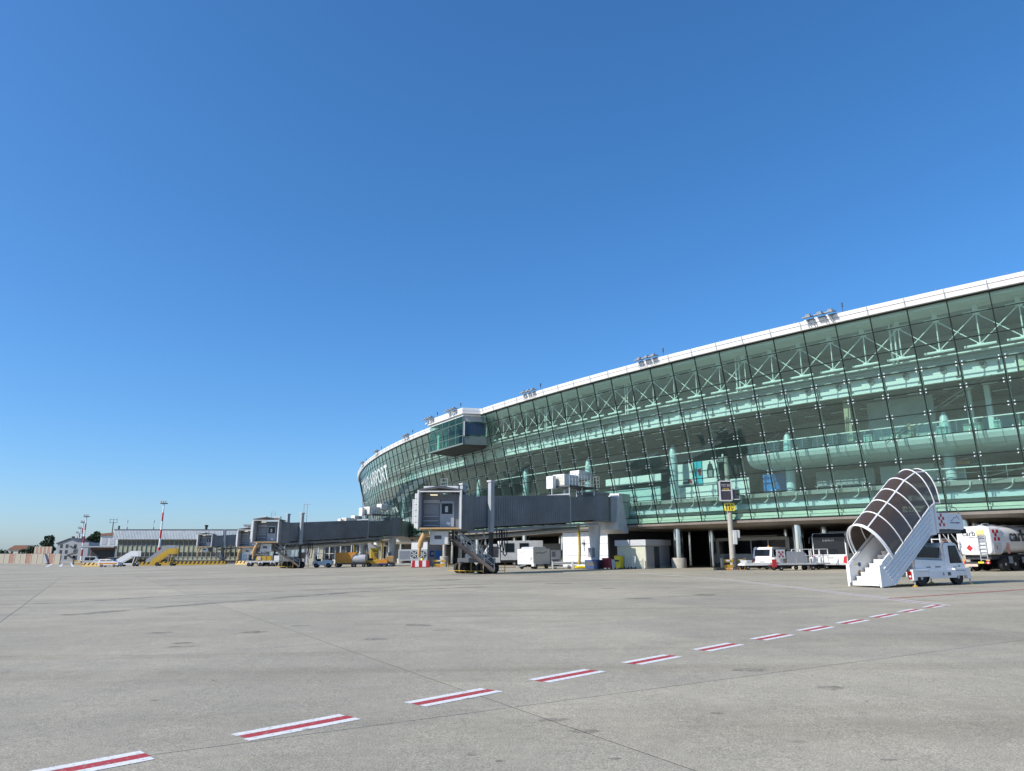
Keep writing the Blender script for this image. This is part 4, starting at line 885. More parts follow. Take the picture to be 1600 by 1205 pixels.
# local: rear face at x=0 (near corner y=0), length along +x, width to +y
def oval(x, w, h0, h1, n=24, e=.7):
    return [(x, w / 2 + w / 2 * (abs(math.cos(2 * math.pi * k / n)) ** e) * (1 if math.cos(2 * math.pi * k / n) >= 0 else -1), (h0 + h1) / 2 + (h1 - h0) / 2 * (abs(math.sin(2 * math.pi * k / n)) ** e) * (1 if math.sin(2 * math.pi * k / n) >= 0 else -1)) for k in range(n)]
def loft(secs):
    mb = MB(); n = len(secs[0]); mb.v = [tuple(p) for s in secs for p in s]
    for j in range(len(secs) - 1):
        for i in range(n): mb.f.append((j * n + i, j * n + (i + 1) % n, (j + 1) * n + (i + 1) % n, (j + 1) * n + i)); mb.m.append(0)
    mb.f += [tuple(range(n))[::-1], tuple(range((len(secs) - 1) * n, len(secs) * n))]; mb.m += [0, 0]; return mb
def shr(s, f, x):
    return [(x, 1.25 + (p[1] - 1.25) * f, 2.3 + (p[2] - 2.3) * f) for p in s]
S = oval(0, 2.5, 1.25, 3.25)
S2 = oval(0, 2.5, 1.15, 3.25, 48, .36)
loft([shr(S, 1, 1.3), shr(S, 1, 7.2), shr(S, .97, 7.4)]).build('tank', WHITE, t, True)
loft([shr(S2, .95, 0), shr(S2, .99, .05), shr(S2, 1, .14), shr(S2, 1, 1.4)]).build('rear_body', WHITE, t, True)
MB().box(-.012, .02, .2, 2.3, 1.95, 1.97).build('rear_seam', MGREY, t)
MB().box(.3, 7.3, .3, 2.2, .85, 1.15).build('chassis', SOOT, t)
for s in (.26, 2.24):
    for x in (1.55, 2.75): wheel(t, x, s, .5, .34, LGREY)
    wheel(t, 7.9, s, .5, .32, LGREY)
for y in (-.035,): 
    MB().box(.2, 1.2, y + .02, y + .04, 1.3, 2.05).build('locker_door', WHITE2, t)
MB().box(2.0, 2.3, -.03, .1, .55, 1.05).build('tool_box', MGREY, t); MB().box(3.6, 6.5, -.02, .05, .55, 1.0).build('side_guard', STEEL, t)
mb = MB(); mb.bar((0, .3, .62), (0, 2.2, .62), .1, .12); mb.build('rear_bar', SOOT, t)
for y in (.25, 2.05): MB().box(-.07, -.05, y, y + .3, .55, .7).build('tail_lamp', REDL, t); MB().box(-.075, -.07, y + .1, y + .2, .58, .66).build('tail_lens', WHITE, t); MB().box(-.08, -.05, y, y + .26, .75, .85).build('marker_lamp', AMBER, t)
MB().box(-.07, -.055, .7, 1.1, .58, .7).build('number_plate', YELB, t); MB().box(-.01, .01, 1.2, 2.1, .35, .6).build('mud_guard', mat('striped_board', (.62, .48, .40), .6), t)
mb = MB()
for y in (.35, .85): mb.bar((-.08, y, .7), (-.08, y, 2.6), .05)
for k in range(7): mb.bar((-.08, .35, .85 + k * .26), (-.08, .85, .85 + k * .26), .045)
mb.build('ladder', STEEL, t); MB().box(-.02, -.005, .4, .85, 2.15, 2.62).build('ladder_plate', MGREY, t); MB().box(-.03, -.01, .42, .95, 2.65, 2.98).build('rear_hatch', mat('cream_hatch', (.7, .62, .32), .6), t)
MB(Matrix.Translation((-.02, 1.6, 1.68)) @ Matrix.Rotation(R(45), 4, 'X')).box(-.01, .01, -.17, .17, -.17, .17).build('hazard_diamond', RED, t)
for y in (1.0, 1.25): MB().box(-.02, -.01, y - .08, y + .08, 1.5, 1.85).build('hazard_plate', LGREY, t)
text('carb', .56, TEXTD, t, face_M((-.03, 1.52, 2.72), (0, -1, 0)), 'rear_lettering', sx=1.0); text('oil', .56, TEXTY, t, face_M((-.035, .70, 2.72), (0, -1, 0)), 'rear_lettering', sx=1.05)
text('Energia in movimento', .12, TEXTD, t, face_M((-.03, 1.0, 2.45), (0, -1, 0)), 'rear_lettering')
def tk_side(a): return S[int(a)]
text('carboil', 1.25, TEXTD, t, face_M((2.25, .03, 2.5), (1, 0, 0), (0, .14, 1)), 'side_lettering', ext=.09, align='LEFT')
for xx, zz_ in ((.45, 2.72), (.85, 2.72), (.65, 2.44), (.45, 2.16), (.85, 2.16)): pass
for xx, zz_ in ((.30, 2.82), (.78, 2.82), (.54, 2.56), (.40, 2.26), (.86, 2.26)): MB().box(xx, xx + .24, -.018, .15, zz_ - .08, zz_ + .16).build('check_mark', RED, t)
MB().box(.55, .62, -.045, -.035, 1.55, 1.85).build('number_mark', RED, t)
MB().box(1.9, 2.1, -.06, .05, 1.25, 2.0).build('extinguisher_box', mat('salmon', (.62, .28, .22), .5), t, bevel=.03)
for x in (1.2, 2.6, 4, 5.4): MB().lathe([(.3, 3.2), (.3, 3.34), (.1, 3.38)], (x, 1.25, 0), n=14).build('hatch', STEEL, t)
mb = MB(); mb.path([(.15, .6, 3.15), (.2, .6, 3.38), (.6, .6, 3.42), (1.0, .6, 3.42), (1.05, .6, 3.2)], .04, 6); mb.bar((.2, .5, 3.26), (7, .5, 3.3), .06); mb.build('walkway_rail', STEEL, t)
MB().prism([(7.6, .55), (9.6, .55), (9.7, 1.6), (9.3, 3.0), (7.6, 3.05)], 0, 2.5).build('cab', WHITE, t, bevel=.06); MB().box(8.3, 9.2, -.012, -.002, 1.7, 2.6).build('cab_window', VEHG, t)
# rolling access steps between the two
P_ = G(1519, 892.5); t = thing('access_steps', 'white tubular access steps standing between the stair truck and the tanker', 'steps', P_, R(20))
mb = MB()
for y in (0, .7):
    mb.bar((0, y, .1), (-1.9, y, 2.35), .06); mb.bar((-1.9, y, .1), (-1.9, y, 3.1), .05); mb.bar((-2.8, y, .1), (-2.8, y, 3.1), .05)
    for z in (.2, 2.35, 2.75, 3.1): mb.bar((-2.8, y, z), (-1.9, y, z), .045)
    mb.bar((0, y, .9), (-1.9, y, 3.1), .045); mb.bar((0, y, .1), (0, y, .9), .045); mb.bar((-1.9, y, .2), (-2.8, y, 2.35), .04)
for z in (.2, 2.35, 3.1): mb.bar((-2.8, 0, z), (-2.8, .7, z), .045)
mb.build('frame', WHITE, t)
for k in range(8): c = Vector((0, 0, .1)).lerp(Vector((-1.9, 0, 2.35)), (k + .5) / 8); MB().box(c.x - .12, c.x + .12, .03, .67, c.z - .02, c.z + .02).build('tread', mat('faded_red_tread', (.45, .22, .17), .6), t)
for x in (-.1, -2.7):
    for y in (-.05, .75): wheel(t, x, y, .1, .06, LGREY, n=12)
# ------------------------------------------------------------------ buses
def bus(label, loc, rz, word, L=13.0, W=3.0, Hh=3.15):
    t = thing('apron_bus', label, 'bus', loc, rz)
    MB().prism([(0, .35), (L, .35), (L, Hh - .15), (L - .2, Hh), (.25, Hh), (.02, Hh - .35)], -W / 2, W / 2).build('body', WHITE, t, bevel=.08)
    ws = MB().prism([(-.03, 1.3), (.0, 1.28), (.03, Hh - .4), (.22, Hh - .06), (.19, Hh - .04), (-.01, Hh - .38)], -W / 2 + .12, W / 2 - .12).build('windscreen', VEHG, t)
    text(word, .3, LGREY, ws, face_M((-.05, 0, Hh - .62), (0, -1, 0)), 'destination_lettering', sp=1.1)
    for s in (-1, 1):
        for k in range(int((L - .6) / 2.05)):
            x = .5 + k * 2.05; MB().box(x, x + 1.9, s * W / 2 - .015, s * W / 2 + .012, 1.35, Hh - .35).build('side_window', VEHG, t)
        MB().box(1.0, 2.2, s * W / 2 + .0, s * W / 2 + .02, .4, 1.3).build('door_panel', LGREY, t)
        MB().prism([(s * (W / 2 - .42), .5), (s * (W / 2 - .1), .5), (s * (W / 2 - .06), 1.2), (s * (W / 2 - .3), 1.05)], -.025, .01, 'yz').build('head_lamp', REDL, t)
        MB().path([(-.0, s * (W / 2 - .1), Hh - .2), (-.3, s * (W / 2 + .05), Hh - .4), (-.32, s * (W / 2 + .12), Hh - .9)], .05, 6).build('mirror', BLACK, t)
        for x in (2.9, L - 2.6): wheel(t, x, s * (W / 2 - .16), .46, .28, LGREY)
    MB().box(-.03, 0, -W / 2 + .2, W / 2 - .2, .38, .55).build('front_bumper', LGREY, t); MB().bar((-.05, -1.0, 1.34), (-.05, .2, 1.5), .03).build('wiper', BLACK, t)
    MB().box(3, L - 1.5, -1.1, 1.1, Hh, Hh + .2).build('roof_plant', LGREY, t, bevel=.05)
    MB().box(-.03, -.01, -.3, .3, .95, 1.1).build('number_plate', LGREY, t); text('302', .16, MGREY, t, face_M((-.03, .95, 1.1), (0, -1, 0)), 'front_number')
    return t
a = G(1272, 888); c = Vector((28.3, 66.1, 0)); c.z = gz(28.3, 66.1)
bus('white apron bus with a black windscreen, parked behind the stair truck canopy', c, math.atan2(.72, .70), 'COBUS')
c = Vector((24.6, 86.5, 0)); c.z = gz(c.x, c.y)
bus('apron bus in deep shade under the terminal, behind the stand pole numbered 110', c, math.atan2(-.72, .66), 'COBUS', L=9.0)
# ------------------------------------------------------------------ vans and carts by the terminal
def van(label, loc, rz, L=4.8, W=1.95, Hh=2.0, m=WHITE, name='van', cat='van', stripe=None):
    t = thing(name, label, cat, loc, rz)
    MB().prism([(0, .3), (.0, 1.0), (.08, 1.2), (.25, Hh - .1), (.4, Hh), (L - 1.9, Hh), (L - 1.0, 1.15), (L - .1, .95), (L, .6), (L, .3)], -W / 2, W / 2).build('body', m, t, bevel=.06)
    MB().prism([(.055, 1.18), (.09, 1.16), (.24, Hh - .24), (.2, Hh - .22)], -W / 2 + .2, W / 2 - .2).build('rear_window', VEHG, t)
    MB().prism([(L - 1.84, Hh - .1), (L - 1.8, Hh - .04), (L - 1.0, 1.22), (L - 1.05, 1.18)], -W / 2 + .14, W / 2 - .14).build('windscreen', VEHG, t)
    for s in (-1, 1):
        for x0, x1 in ((.5, 1.6), (1.75, 2.85)): MB().box(x0, x1, s * W / 2 - .015, s * W / 2 + .01, 1.2, Hh - .24).build('side_window', VEHG, t)
        for x in (.85, L - .85): wheel(t, x, s * (W / 2 - .1), .33, .2, LGREY, n=16)
        MB().box(-.01, .03, s * (W / 2 - .12) - .08, s * (W / 2 - .12) + .08, .6, 1.0).build('tail_lamp', REDL, t)
        if stripe: MB().box(.3, L - .3, s * W / 2 - .01, s * W / 2 + .012, .55, .85).build('side_stripe', stripe, t)
    MB().box(-.02, 0, -.26, .26, .62, .74).build('number_plate', LGREY, t); MB().lathe([(.09, Hh), (.08, Hh + .12), (.02, Hh + .15)], (1.3, 0, 0), n=10).build('beacon', AMBER, t)
    return t
P_ = G(1192, 889.2); van('white van seen from behind, standing under the terminal edge', P_, R(40))
def cart(name, label, cat, loc, rz, L, W, zd, m, parts, wr=.2, group=None, tow=True):
    t = thing(name, label, cat, loc, rz, group)
    MB().box(0, L, 0, W, zd - .14, zd).build('deck', m, t, bevel=.02)
    for x in (.35, L - .35):
        for y in (.12, W - .12): wheel(t, x, y, wr, .13, LGREY, n=14)
    mb = MB(); mb.bar((.1, W / 2, zd - .18), (L - .1, W / 2, zd - .18), .12); mb.build('frame', SOOT, t)
    if tow: MB().bar((0, W / 2, zd - .15), (-.8, W / 2, .2), .06).build('tow_bar', SOOT, t)
    for nm, b_, m_, bv in parts: MB().box(*b_).build(nm, m_, t, bevel=bv)
    return t
cart('flat_dolly', 'low white flat dolly on the ground before the white van', 'dolly', G(1164, 891), R(8), 3.1, 1.4, .52, WHITE, [('load_bed', (.1, 3.0, .1, 1.3, .53, .6), WHITE2, .01), ('end_stop', (.25, .8, .1, 1.3, .61, .85), LGREY, .02), ('lamp_cluster', (2.3, 3.0, -.02, .1, .3, .5), DRED, .01)])
P_ = G(1216, 892)
t = cart('cargo_loader', 'grey panelled belt cart with a red checked panel, right of the white van', 'cart', P_, R(8), 3.6, 1.5, .6, LGREY, [('side_panel', (.9, 1.7, .0, .06, .62, 1.6), MGREY, .01), ('side_panel', (1.75, 2.55, .0, .06, .62, 1.55), MGREY, .01), ('engine_box', (-.2, .6, .1, 1.3, .62, 1.1), WHITE2, .04), ('check_board', (-.05, .75, -.04, 0, 1.0, 1.75), LGREY, .01), ('striped_board', (-.5, -.1, -.05, 0, .3, .95), RED, .01)])
for r_ in range(3):
    for c_ in range(3):
        if (r_ + c_) % 2 == 0: MB().box(.12 + c_ * .16, .26 + c_ * .16, -.06, -.045, 1.12 + r_ * .17, 1.27 + r_ * .17).build('check_square', DRED, t)
P_ = G(1252, 891)
t = cart('rail_trolley', 'white tubular railed trolley beside the bus front', 'trolley', P_, R(12), 2.9, 1.4, .6, LGREY, [('seat_box', (1.4, 1.9, .2, .8, .62, 1.1), WHITE, .05), ('console', (.5, .8, .2, .9, .62, 1.4), WHITE2, .04)])
mb = MB()
for x in (.1, 1.0, 2.0, 2.8):
    for y in (.08, 1.32): mb.bar((x, y, .6), (x, y, 1.75), .06)
for y in (.08, 1.32):
    for z in (1.2, 1.75): mb.bar((.1, y, z), (2.8, y, z), .055)
mb.build('rails', WHITE, t)
# stand pole 110
P_ = G(1146, 889.8); t = thing('stand_sign_pole', 'tall concrete pole carrying the yellow stand number 110 and two display boxes', 'sign pole', P_, 0, tilt=False)
k_ = P_.y / 70.0
MB().lathe([(.27, 0), (.24, 4.5), (.21, 10.6), (.18, 10.62)], n=16).build('pole', CONC, t, True)
n_ = Vector((-.3, -1, 0)).normalized(); Ms = Matrix.Rotation(math.atan2(-.13, 1), 4, 'Z')
ftz = lambda py: AY(1140, py, P_.y).z - P_.z
zt, zb = ftz(754), ftz(782)
b_ = MB(Ms).box(-.82, .18, -.62, -.3, zb, zt).build('display_box', SIGNB, t, bevel=.03)
mb = MB(Ms)
for x in (-.85, .21): mb.bar((x, -.46, zb - .06), (x, -.46, zt + .06), .1, .5, up=(0, 1, 0))
for z in (zb - .06, zt + .06): mb.bar((-.85, -.46, z), (.21, -.46, z), .5, .1)
mb.build('box_frame', LGREY, b_); MB(Ms).box(-.76, .12, -.64, -.625, zb + .85, zb + .93).build('box_divider', LGREY, b_)
text('TO 20', .30, LGREY, b_, Ms @ face_M((-.32, -.645, zt - .35), (1, 0, 0)), 'display_lettering'); text('10:20', .28, TEXTY, b_, Ms @ face_M((-.32, -.645, zt - .72), (1, 0, 0)), 'display_lettering')
b2 = MB(Ms).box(.3, .92, -.56, -.3, zb + .1, zb + .95).build('display_box', SIGNB, t, bevel=.02)
mb = MB(Ms)
for x in (.3, .95): mb.bar((x, -.44, zb + .05), (x, -.44, zb + 1.02), .08, .36, up=(0, 1, 0))
for z in (zb + .05, zb + 1.02): mb.bar((.3, -.44, z), (.95, -.44, z), .36, .08)
mb.build('box_frame', LGREY, b2)
z1_, z0_ = ftz(787), ftz(798.5); pl_ = MB(Ms).box(-.5, .46, -.36, -.3, z0_, z1_).build('number_plate', YELB, t, bevel=.01)
zm_ = (z0_ + z1_) / 2; nm_ = MB(Ms)
for x in (-.30, -.06): nm_.box(x - .045, x + .045, -.378, -.362, zm_ - .27, zm_ + .27); nm_.prism([(x - .046, zm_ + .27), (x - .046, zm_ + .15), (x - .14, zm_ + .08), (x - .14, zm_ + .17)], -.377, -.363)
for k in range(20):
    q = [(.2 + r_ * .5 * math.cos(a_) * .62, zm_ + r_ * math.sin(a_)) for a_, r_ in ((6.2832 * k / 20, .28), (6.2832 * (k + 1) / 20, .28), (6.2832 * (k + 1) / 20, .17), (6.2832 * k / 20, .17))]
    q = [(.2 + (x_ - .2) * 1.35, z_) for x_, z_ in q]; nm_.prism(q, -.378, -.362)
nm_.build('plate_number', TEXTD, pl_)
MB().box(.1, .45, -.35, -.1, 2.3, 3.6).build('switch_box', WHITE2, t, bevel=.02); MB().box(.45, .75, -.3, -.1, 2.9, 3.6).build('switch_box', WHITE2, t, bevel=.02)
MB().lathe([(.1, 10.6), (.12, 10.75), (.05, 10.9)], (-.3, 0, 0), n=10).build('camera_head', WHITE, t); MB().box(-.75, -.3, -.1, .1, 10.1, 10.6).build('camera_head', LGREY, t, bevel=.04)
MB().lathe([(.05, 5.0), (.06, 5.1)], (.3, -.2, 0), n=8).build('lamp', AMBER, t)
def guard(label, loc, rz, L, hgt=.95):
    t = thing('barrier_frame', label, 'barrier', loc, rz, 'yellow barrier frames')
    for x in (0, L): MB().box(x - .07, x + .07, -.2, .2, 0, hgt + .1).build('post', DGREY, t)
    for z in (.18, hgt - .3): MB().box(.07, L - .07, -.06, .06, z, z + .28).build('rail', YELL, t, bevel=.02)
    MB().box(L * .3, L * .7, -.3, .3, .0, .12).build('foot', ORNG, t)
    MB().box(L * .35, L * .65, -.09, .09, hgt - .2, hgt - .05).build('sign', WHITE2, t)
    return t
guard('yellow barrier frame left of the stand pole foot', G(1129, 890.8), R(5), 1.15); guard('yellow barrier frame right of the stand pole foot', G(1150, 890), R(8), 1.05)
t = thing('rubber_chocks', 'black rubber wheel chocks lying left of the yellow pole barrier', 'chocks', G(1117, 891), R(5)); 
for k in range(3): MB().prism([(k * .3, 0), (k * .3 + .26, 0), (k * .3 + .2, .22), (k * .3 + .06, .22)], -.4, .4).build('chock', BLACK, t, bevel=.02)
# things set square to the terminal: origin at the near corner, x inward, y along the facade to the left
def corner(name, label, cat, px, py, rz=None, group=None): return thing(name, label, cat, G(px, py), math.atan2(.77, .64) if rz is None else rz, group)
t = corner('shelter', 'small grey and cream shelter hut in front of the chrome columns', 'hut', 1010, 889)
MB().box(0, 5.2, 0, 3.4, 0, 2.35).build('walls', mat('hut_cream', (.55, .55, .43), .7, var=.08), t)
MB().box(-.15, 5.4, -.15, 3.6, 2.35, 2.95).build('roof_fascia', LGREY, t, bevel=.02)
for x0, x1 in ((.05, 1.7), (2.9, 5.1)): MB().box(x0, x1, -.05, -.002, .25, 2.3).build('wall_panel', MGREY, t)
MB().box(1.8, 2.8, -.06, -.002, .05, 2.25).build('door', mat('navy_door', (.03, .045, .06), .5), t); MB().box(-.08, -.002, 2.7, 3.0, 1.2, 1.75).build('meter_box', LGREY, t, bevel=.02)
MB().box(-.04, -.002, .05, 3.35, .0, .1).build('base_strip', MGREY, t); MB().tube((-.3, .2, 0), (-.3, .2, 1.0), .05, 8).build('bollard', STEEL, t)
for y in (1.1, 2.3): t2 = corner('hand_trolley', 'small black hand trolley by the hut wall, ' + ('nearer the yellow bin' if y > 2 else 'nearer the hut corner'), 'trolley', 1003 - y * 9, 889.3); wheel(t2, 0, 0, .12, .06, LGREY, n=12); wheel(t2, 0, .5, .12, .06, LGREY, n=12); MB().bar((0, 0, .12), (0, .5, .12), .05).build('axle', SOOT, t2); MB().bar((0, .1, .12), (.25, .1, 1.25), .04).bar((0, .4, .12), (.25, .4, 1.25), .04).bar((.25, .1, 1.25), (.25, .4, 1.25), .04).build('handle', STEEL, t2); MB().box(-.3, 0, .05, .45, .05, .08).build('toe_plate', SOOT, t2)
t = corner('ground_power_unit', 'white ground power cart with a grey side, below the near bridge', 'power unit', 834, 889.6)
MB().box(0, 3.0, 0, 2.3, .5, 2.2).build('housing', LGREY, t, bevel=.04); MB().box(-.03, -.002, .04, 2.26, .54, 2.16).build('end_panel', WHITE, t, bevel=.01); MB().box(-.045, -.031, .05, 2.25, 1.62, 1.64).build('panel_seam', MGREY, t)
mb = MB(); mb.path([(-.045, 1.9, 1.78), (-.045, 1.5, 1.85), (-.045, 1.2, 1.95), (-.045, .9, 1.85)], .02, 4); mb.build('emblem', mat('pale_red', (.6, .3, .28), .6), t); MB().box(-.045, -.031, .4, .5, .9, 1.25).build('notice', MGREY, t); MB().box(-.045, -.031, .18, .26, 1.0, 1.3).build('notice', DGREY, t)
mb = MB(); mb.path([(.4, -.02, 1.7), (1.0, -.02, 1.78), (1.6, -.02, 1.7), (2.4, -.02, 1.9)], .03, 4); mb.build('side_cable', SOOT, t); MB().prism([(.2, 2.2), (2.8, 2.2), (2.6, 2.42), (.5, 2.42)], .3, 2.0).build('top_cover', LGREY, t, bevel=.03)
for x in (.5, 2.5):
    for y in (.15, 2.1): wheel(t, x, y, .3, .2, LGREY, n=16)
MB().bar((-.1, 1.1, .45), (-1.1, 1.5, .25), .1).build('tow_bar', WHITE, t); MB().box(-.02, .3, -.06, .3, .3, .62).build('step', WHITE2, t)
for px, nm, m_ in ((877, 'white equipment cabinet between the power cart and the bridge column', WHITE), (896, 'grey cabinet with a yellow hose, left of the bridge column', MGREY)):
    t = corner('equipment_cabinet', nm, 'cabinet', px, 884.8); MB().box(0, 2, 0, 1.7, .9, 2.1).build('housing', m_, t, bevel=.03); [MB().bar((x, y, 0), (x, y, .9), .1).build('leg', STEEL, t) for x in (.1, 1.9) for y in (.1, 1.6)]
    MB().box(-.03, -.002, .1, 1.6, 1.0, 2.0).build('door', m_, t, bevel=.02)
    if m_ is MGREY: MB().path([(-.1, 1.2, 1.5), (-.5, 1.1, 1.45), (-.75, 1.0, 1.1), (-.8, .9, .6)], .2, 8).build('yellow_hose', YELB, t, True)
    else: MB().box(-.06, -.035, .9, 1.5, 1.2, 1.9).build('grille', MGREY, t)
for px, lab in ((893, 'low grey trailer frame standing right of the power cart'), (925, 'low grey trailer frame carrying a yellow hose, at the bridge column')):
    t = cart('low_trailer', lab, 'trailer', G(px - 30, 889), R(2), 2.3, 1.2, .75, LGREY, [('beam', (0, 2.3, -.04, .02, .45, .56), LGREY, .01), ('beam', (0, 2.3, -.04, .02, .15, .24), LGREY, .01)], wr=.18, tow=False)
    for x in (.05, 2.25): MB().box(x - .06, x + .06, -.05, .05, 0, .8).build('stake', WHITE2, t)
    if px == 925: MB().path([(.2, -.1, .12), (.8, -.15, .2), (1.5, -.1, .14), (2.2, -.15, .2)], .14, 8).build('yellow_hose', YELB, t, True)
t = corner('column_plinth_box', 'dark blue equipment box at the foot of the bridge column', 'box', 934, 889.5); MB().box(0, 1.2, 0, 1.6, .05, .95).build('housing', NAVY, t, bevel=.04); MB().box(-.02, -.002, .1, 1.5, .3, .8).build('lid', DGREY, t); MB().box(.1, 1.1, -.04, -.002, .1, .8).build('side', SOOT, t)
def bin_(label, px, m, h=1.05, w=.62, yel=False):
    t = corner('wheeled_bin', label, 'bin', px, 889.2)
    MB().prism([(.06, .1), (w - .06, .1), (w, h), (0, h)], 0, w).build('body', m, t, bevel=.03); MB().box(-.04, w + .04, -.03, w + .03, h + .002, h + .08).build('lid', m, t, bevel=.02)
    wheel(t, .1, .05, .1, .06, LGREY, n=12); wheel(t, .1, w - .05, .1, .06, LGREY, n=12)
    if yel: MB().box(-.06, -.04, .12, w - .12, h * .6, h * .75).build('slot', SOOT, t)
bin_('dark red bin right of the bridge column, left one of two', 949, DRED); bin_('dark red bin right of the bridge column, right one of two', 955.5, DRED, 1.0)
bin_('pale bin with an orange bag, between the red bins and the yellow bin', 961, LGREY, .9); bin_('bright yellow bin beside the hut wall', 969.5, YELB, 1.25, .7, True)
t = thing('orange_bag', 'orange sack lying on the pale bin beside the yellow bin', 'sack', G(961, 889.2) + Vector((.3, .35, .98)), 0); MB().lathe([(.1, 0), (.3, .1), (.33, .25), (.2, .4), (.04, .46)], n=12).build('sack', mat('orange_cloth', (.62, .2, .1), .8), t, True)
# catering lorry behind the near bridge
t = corner('catering_lorry', 'white catering lorry half hidden behind the near bridge', 'lorry', 765, 887.4, R(12))
MB().box(1.5, 7.0, 0, 2.3, .9, 3.3).build('box_body', WHITE2, t, bevel=.04); MB().prism([(-.5, .6), (1.4, .6), (1.4, 2.9), (.3, 2.9), (-.4, 1.8)], 0, 2.3).build('cab', WHITE2, t, bevel=.05)
for x in (2.0, 3.9): MB().box(x, x + 1.2, -.03, -.002, 1.9, 3.0).build('side_window', VEHG, t)
MB().prism([(.0, 1.75), (1.1, 1.75), (1.1, 2.6), (.4, 2.6)], -.03, -.002).build('cab_window', VEHG, t)
for x in (.4, 4.6, 5.7):
    for y in (.15, 2.15): wheel(t, x, y, .42, .28, LGREY)
MB().box(.2, 6.8, .3, 2.0, .6, .88).build('chassis', SOOT, t)
# ------------------------------------------------------------------ plant and clutter below the middle bridge
t = corner('condenser', 'grey twin fan condenser unit behind the red and white barrier', 'condenser', 622, 886.2, R(4))
MB().box(0, 4.2, 0, 1.0, .9, 2.5).build('housing', LGREY, t, bevel=.03); MB().box(0, 4.2, -.05, 1.05, .35, .5).build('stand', LGREY, t)
[MB().bar((x, y, 0), (x, y, .9), .1).build('leg', STEEL, t) for x in (.2, 2.1, 4.0) for y in (.1, .9)]
for x in (2.3, 3.5):
    f = MB(Matrix.Translation((x, -.02, 1.75))).lathe([(.52, -.03), (.52, .03)], axis='y', n=20).build('fan_well', SOOT, t); mb = MB()
    for k in range(6): a = k * math.pi / 3; mb.bar((x, -.07, 1.75), (x + .46 * math.cos(a), -.07, 1.75 + .46 * math.sin(a)), .16, .03, up=(0, 1, 0))
    mb.build('fan_blades', LGREY, f)
mb = MB(); [mb.box(.15 + k * .16, .23 + k * .16, -.03, -.002, 1.1, 2.3) for k in range(10)]; mb.build('louvres', MGREY, t)
t = corner('traffic_barrier', 'red and white plastic barrier before the fans of the condenser', 'barrier', 643, 887, R(3))
for k in range(5): MB().prism([(k * .5, 0), (k * .5 + .5, 0), (k * .5 + .5 - (.1 if k == 4 else 0), .95), (k * .5 + (.1 if k == 0 else 0), .95)], -.2, .2).build('segment', RED if k % 2 == 0 else WHITE, t)
MB().box(.1, 2.4, -.3, .3, .0, .08).build('foot', DRED, t)
def bollard(label, px, py): t = thing('bollard', label, 'bollard', G(px, py), 0); MB().lathe([(.22, 0), (.22, 1.05), (.15, 1.2), (.03, 1.26)], n=14).build('post', YELB, t, True); MB().lathe([(.225, .7), (.225, .8)], n=14).build('band', SOOT, t); MB().lathe([(.32, 0), (.3, .06)], n=14).build('base', CONC, t)
bollard('yellow bollard in front of the grey service kiosk', 659.5, 886.5)
guard('orange barrier frame right of the yellow bollard, below the near bridge', G(676, 886.5), R(2), 1.9, 1.0)
t = corner('service_kiosk', 'grey service kiosk with a blue door and a number 10 sign', 'kiosk', 668, 885.2)
MB().box(0, 4, 0, 3.6, 0, 3.6).build('walls', MGREY, t); MB().box(-.05, -.002, .05, 3.55, .05, 3.55).build('sun_side_paint', LGREY, t)  # sun side painted a paler grey to read as lit
MB().box(1.6, 2.8, -.06, -.002, .05, 2.3).build('door', BLUE, t); s_ = MB().box(.4, 1.3, -.06, -.002, 1.4, 2.3).build('sign', mat('sign_blue', (.02, .06, .30), .5), t); text('10', .6, WHITE, s_, face_M((.85, -.07, 1.85), (1, 0, 0)), 'sign_number')
MB().box(-.1, 4.1, -.1, 3.7, 3.6, 3.75).build('roof', DGREY, t)
t = thing('pipe_column', 'thick grey concrete pipe foot below the near bridge stair', 'pipe', G(694, 885), 0); MB().lathe([(.65, 0), (.65, 1.4), (.6, 1.45), (.25, 1.46), (.25, 4.4)], n=18).build('shaft', CONC, t, True); MB().lathe([(.72, 0), (.7, .12)], n=18).build('base', CONC, t)
t = thing('baggage_tipper', 'orange sided baggage cart left of the pale tank cart', 'cart', G(524, 886.6), R(6))
MB().prism([(0, .6), (2.5, .6), (3.3, 2.2), (0, 2.2)], 0, 1.5).build('hopper', ORNG, t, bevel=.03); MB().box(-.05, 0, -.05, 1.55, .5, 2.3).build('end_frame', DGREY, t); MB().bar((1.8, -.05, .6), (3.2, -.05, 2.3), .12).build('brace', YELL, t); MB().box(0, 3, .1, 1.4, .4, .58).build('chassis', SOOT, t)
for x in (.4, 2.6):
    for y in (.05, 1.45): wheel(t, x, y, .26, .16, LGREY, n=14)
t = thing('tank_cart', 'pale rounded tank cart right of the orange baggage cart', 'cart', G(549, 886.4), R(6)); MB(Matrix.Translation((0, .7, 1.2))).lathe([(.3, 0), (.62, .12), (.66, .5), (.66, 1.6), (.62, 2.0), (.3, 2.1)], axis='x', n=16).build('tank', LGREY, t, True); MB().box(0, 2.2, .1, 1.3, .38, .55).build('chassis', SOOT, t)
for x in (.4, 1.8):
    for y in (.05, 1.35): wheel(t, x, y, .24, .14, LGREY, n=14)
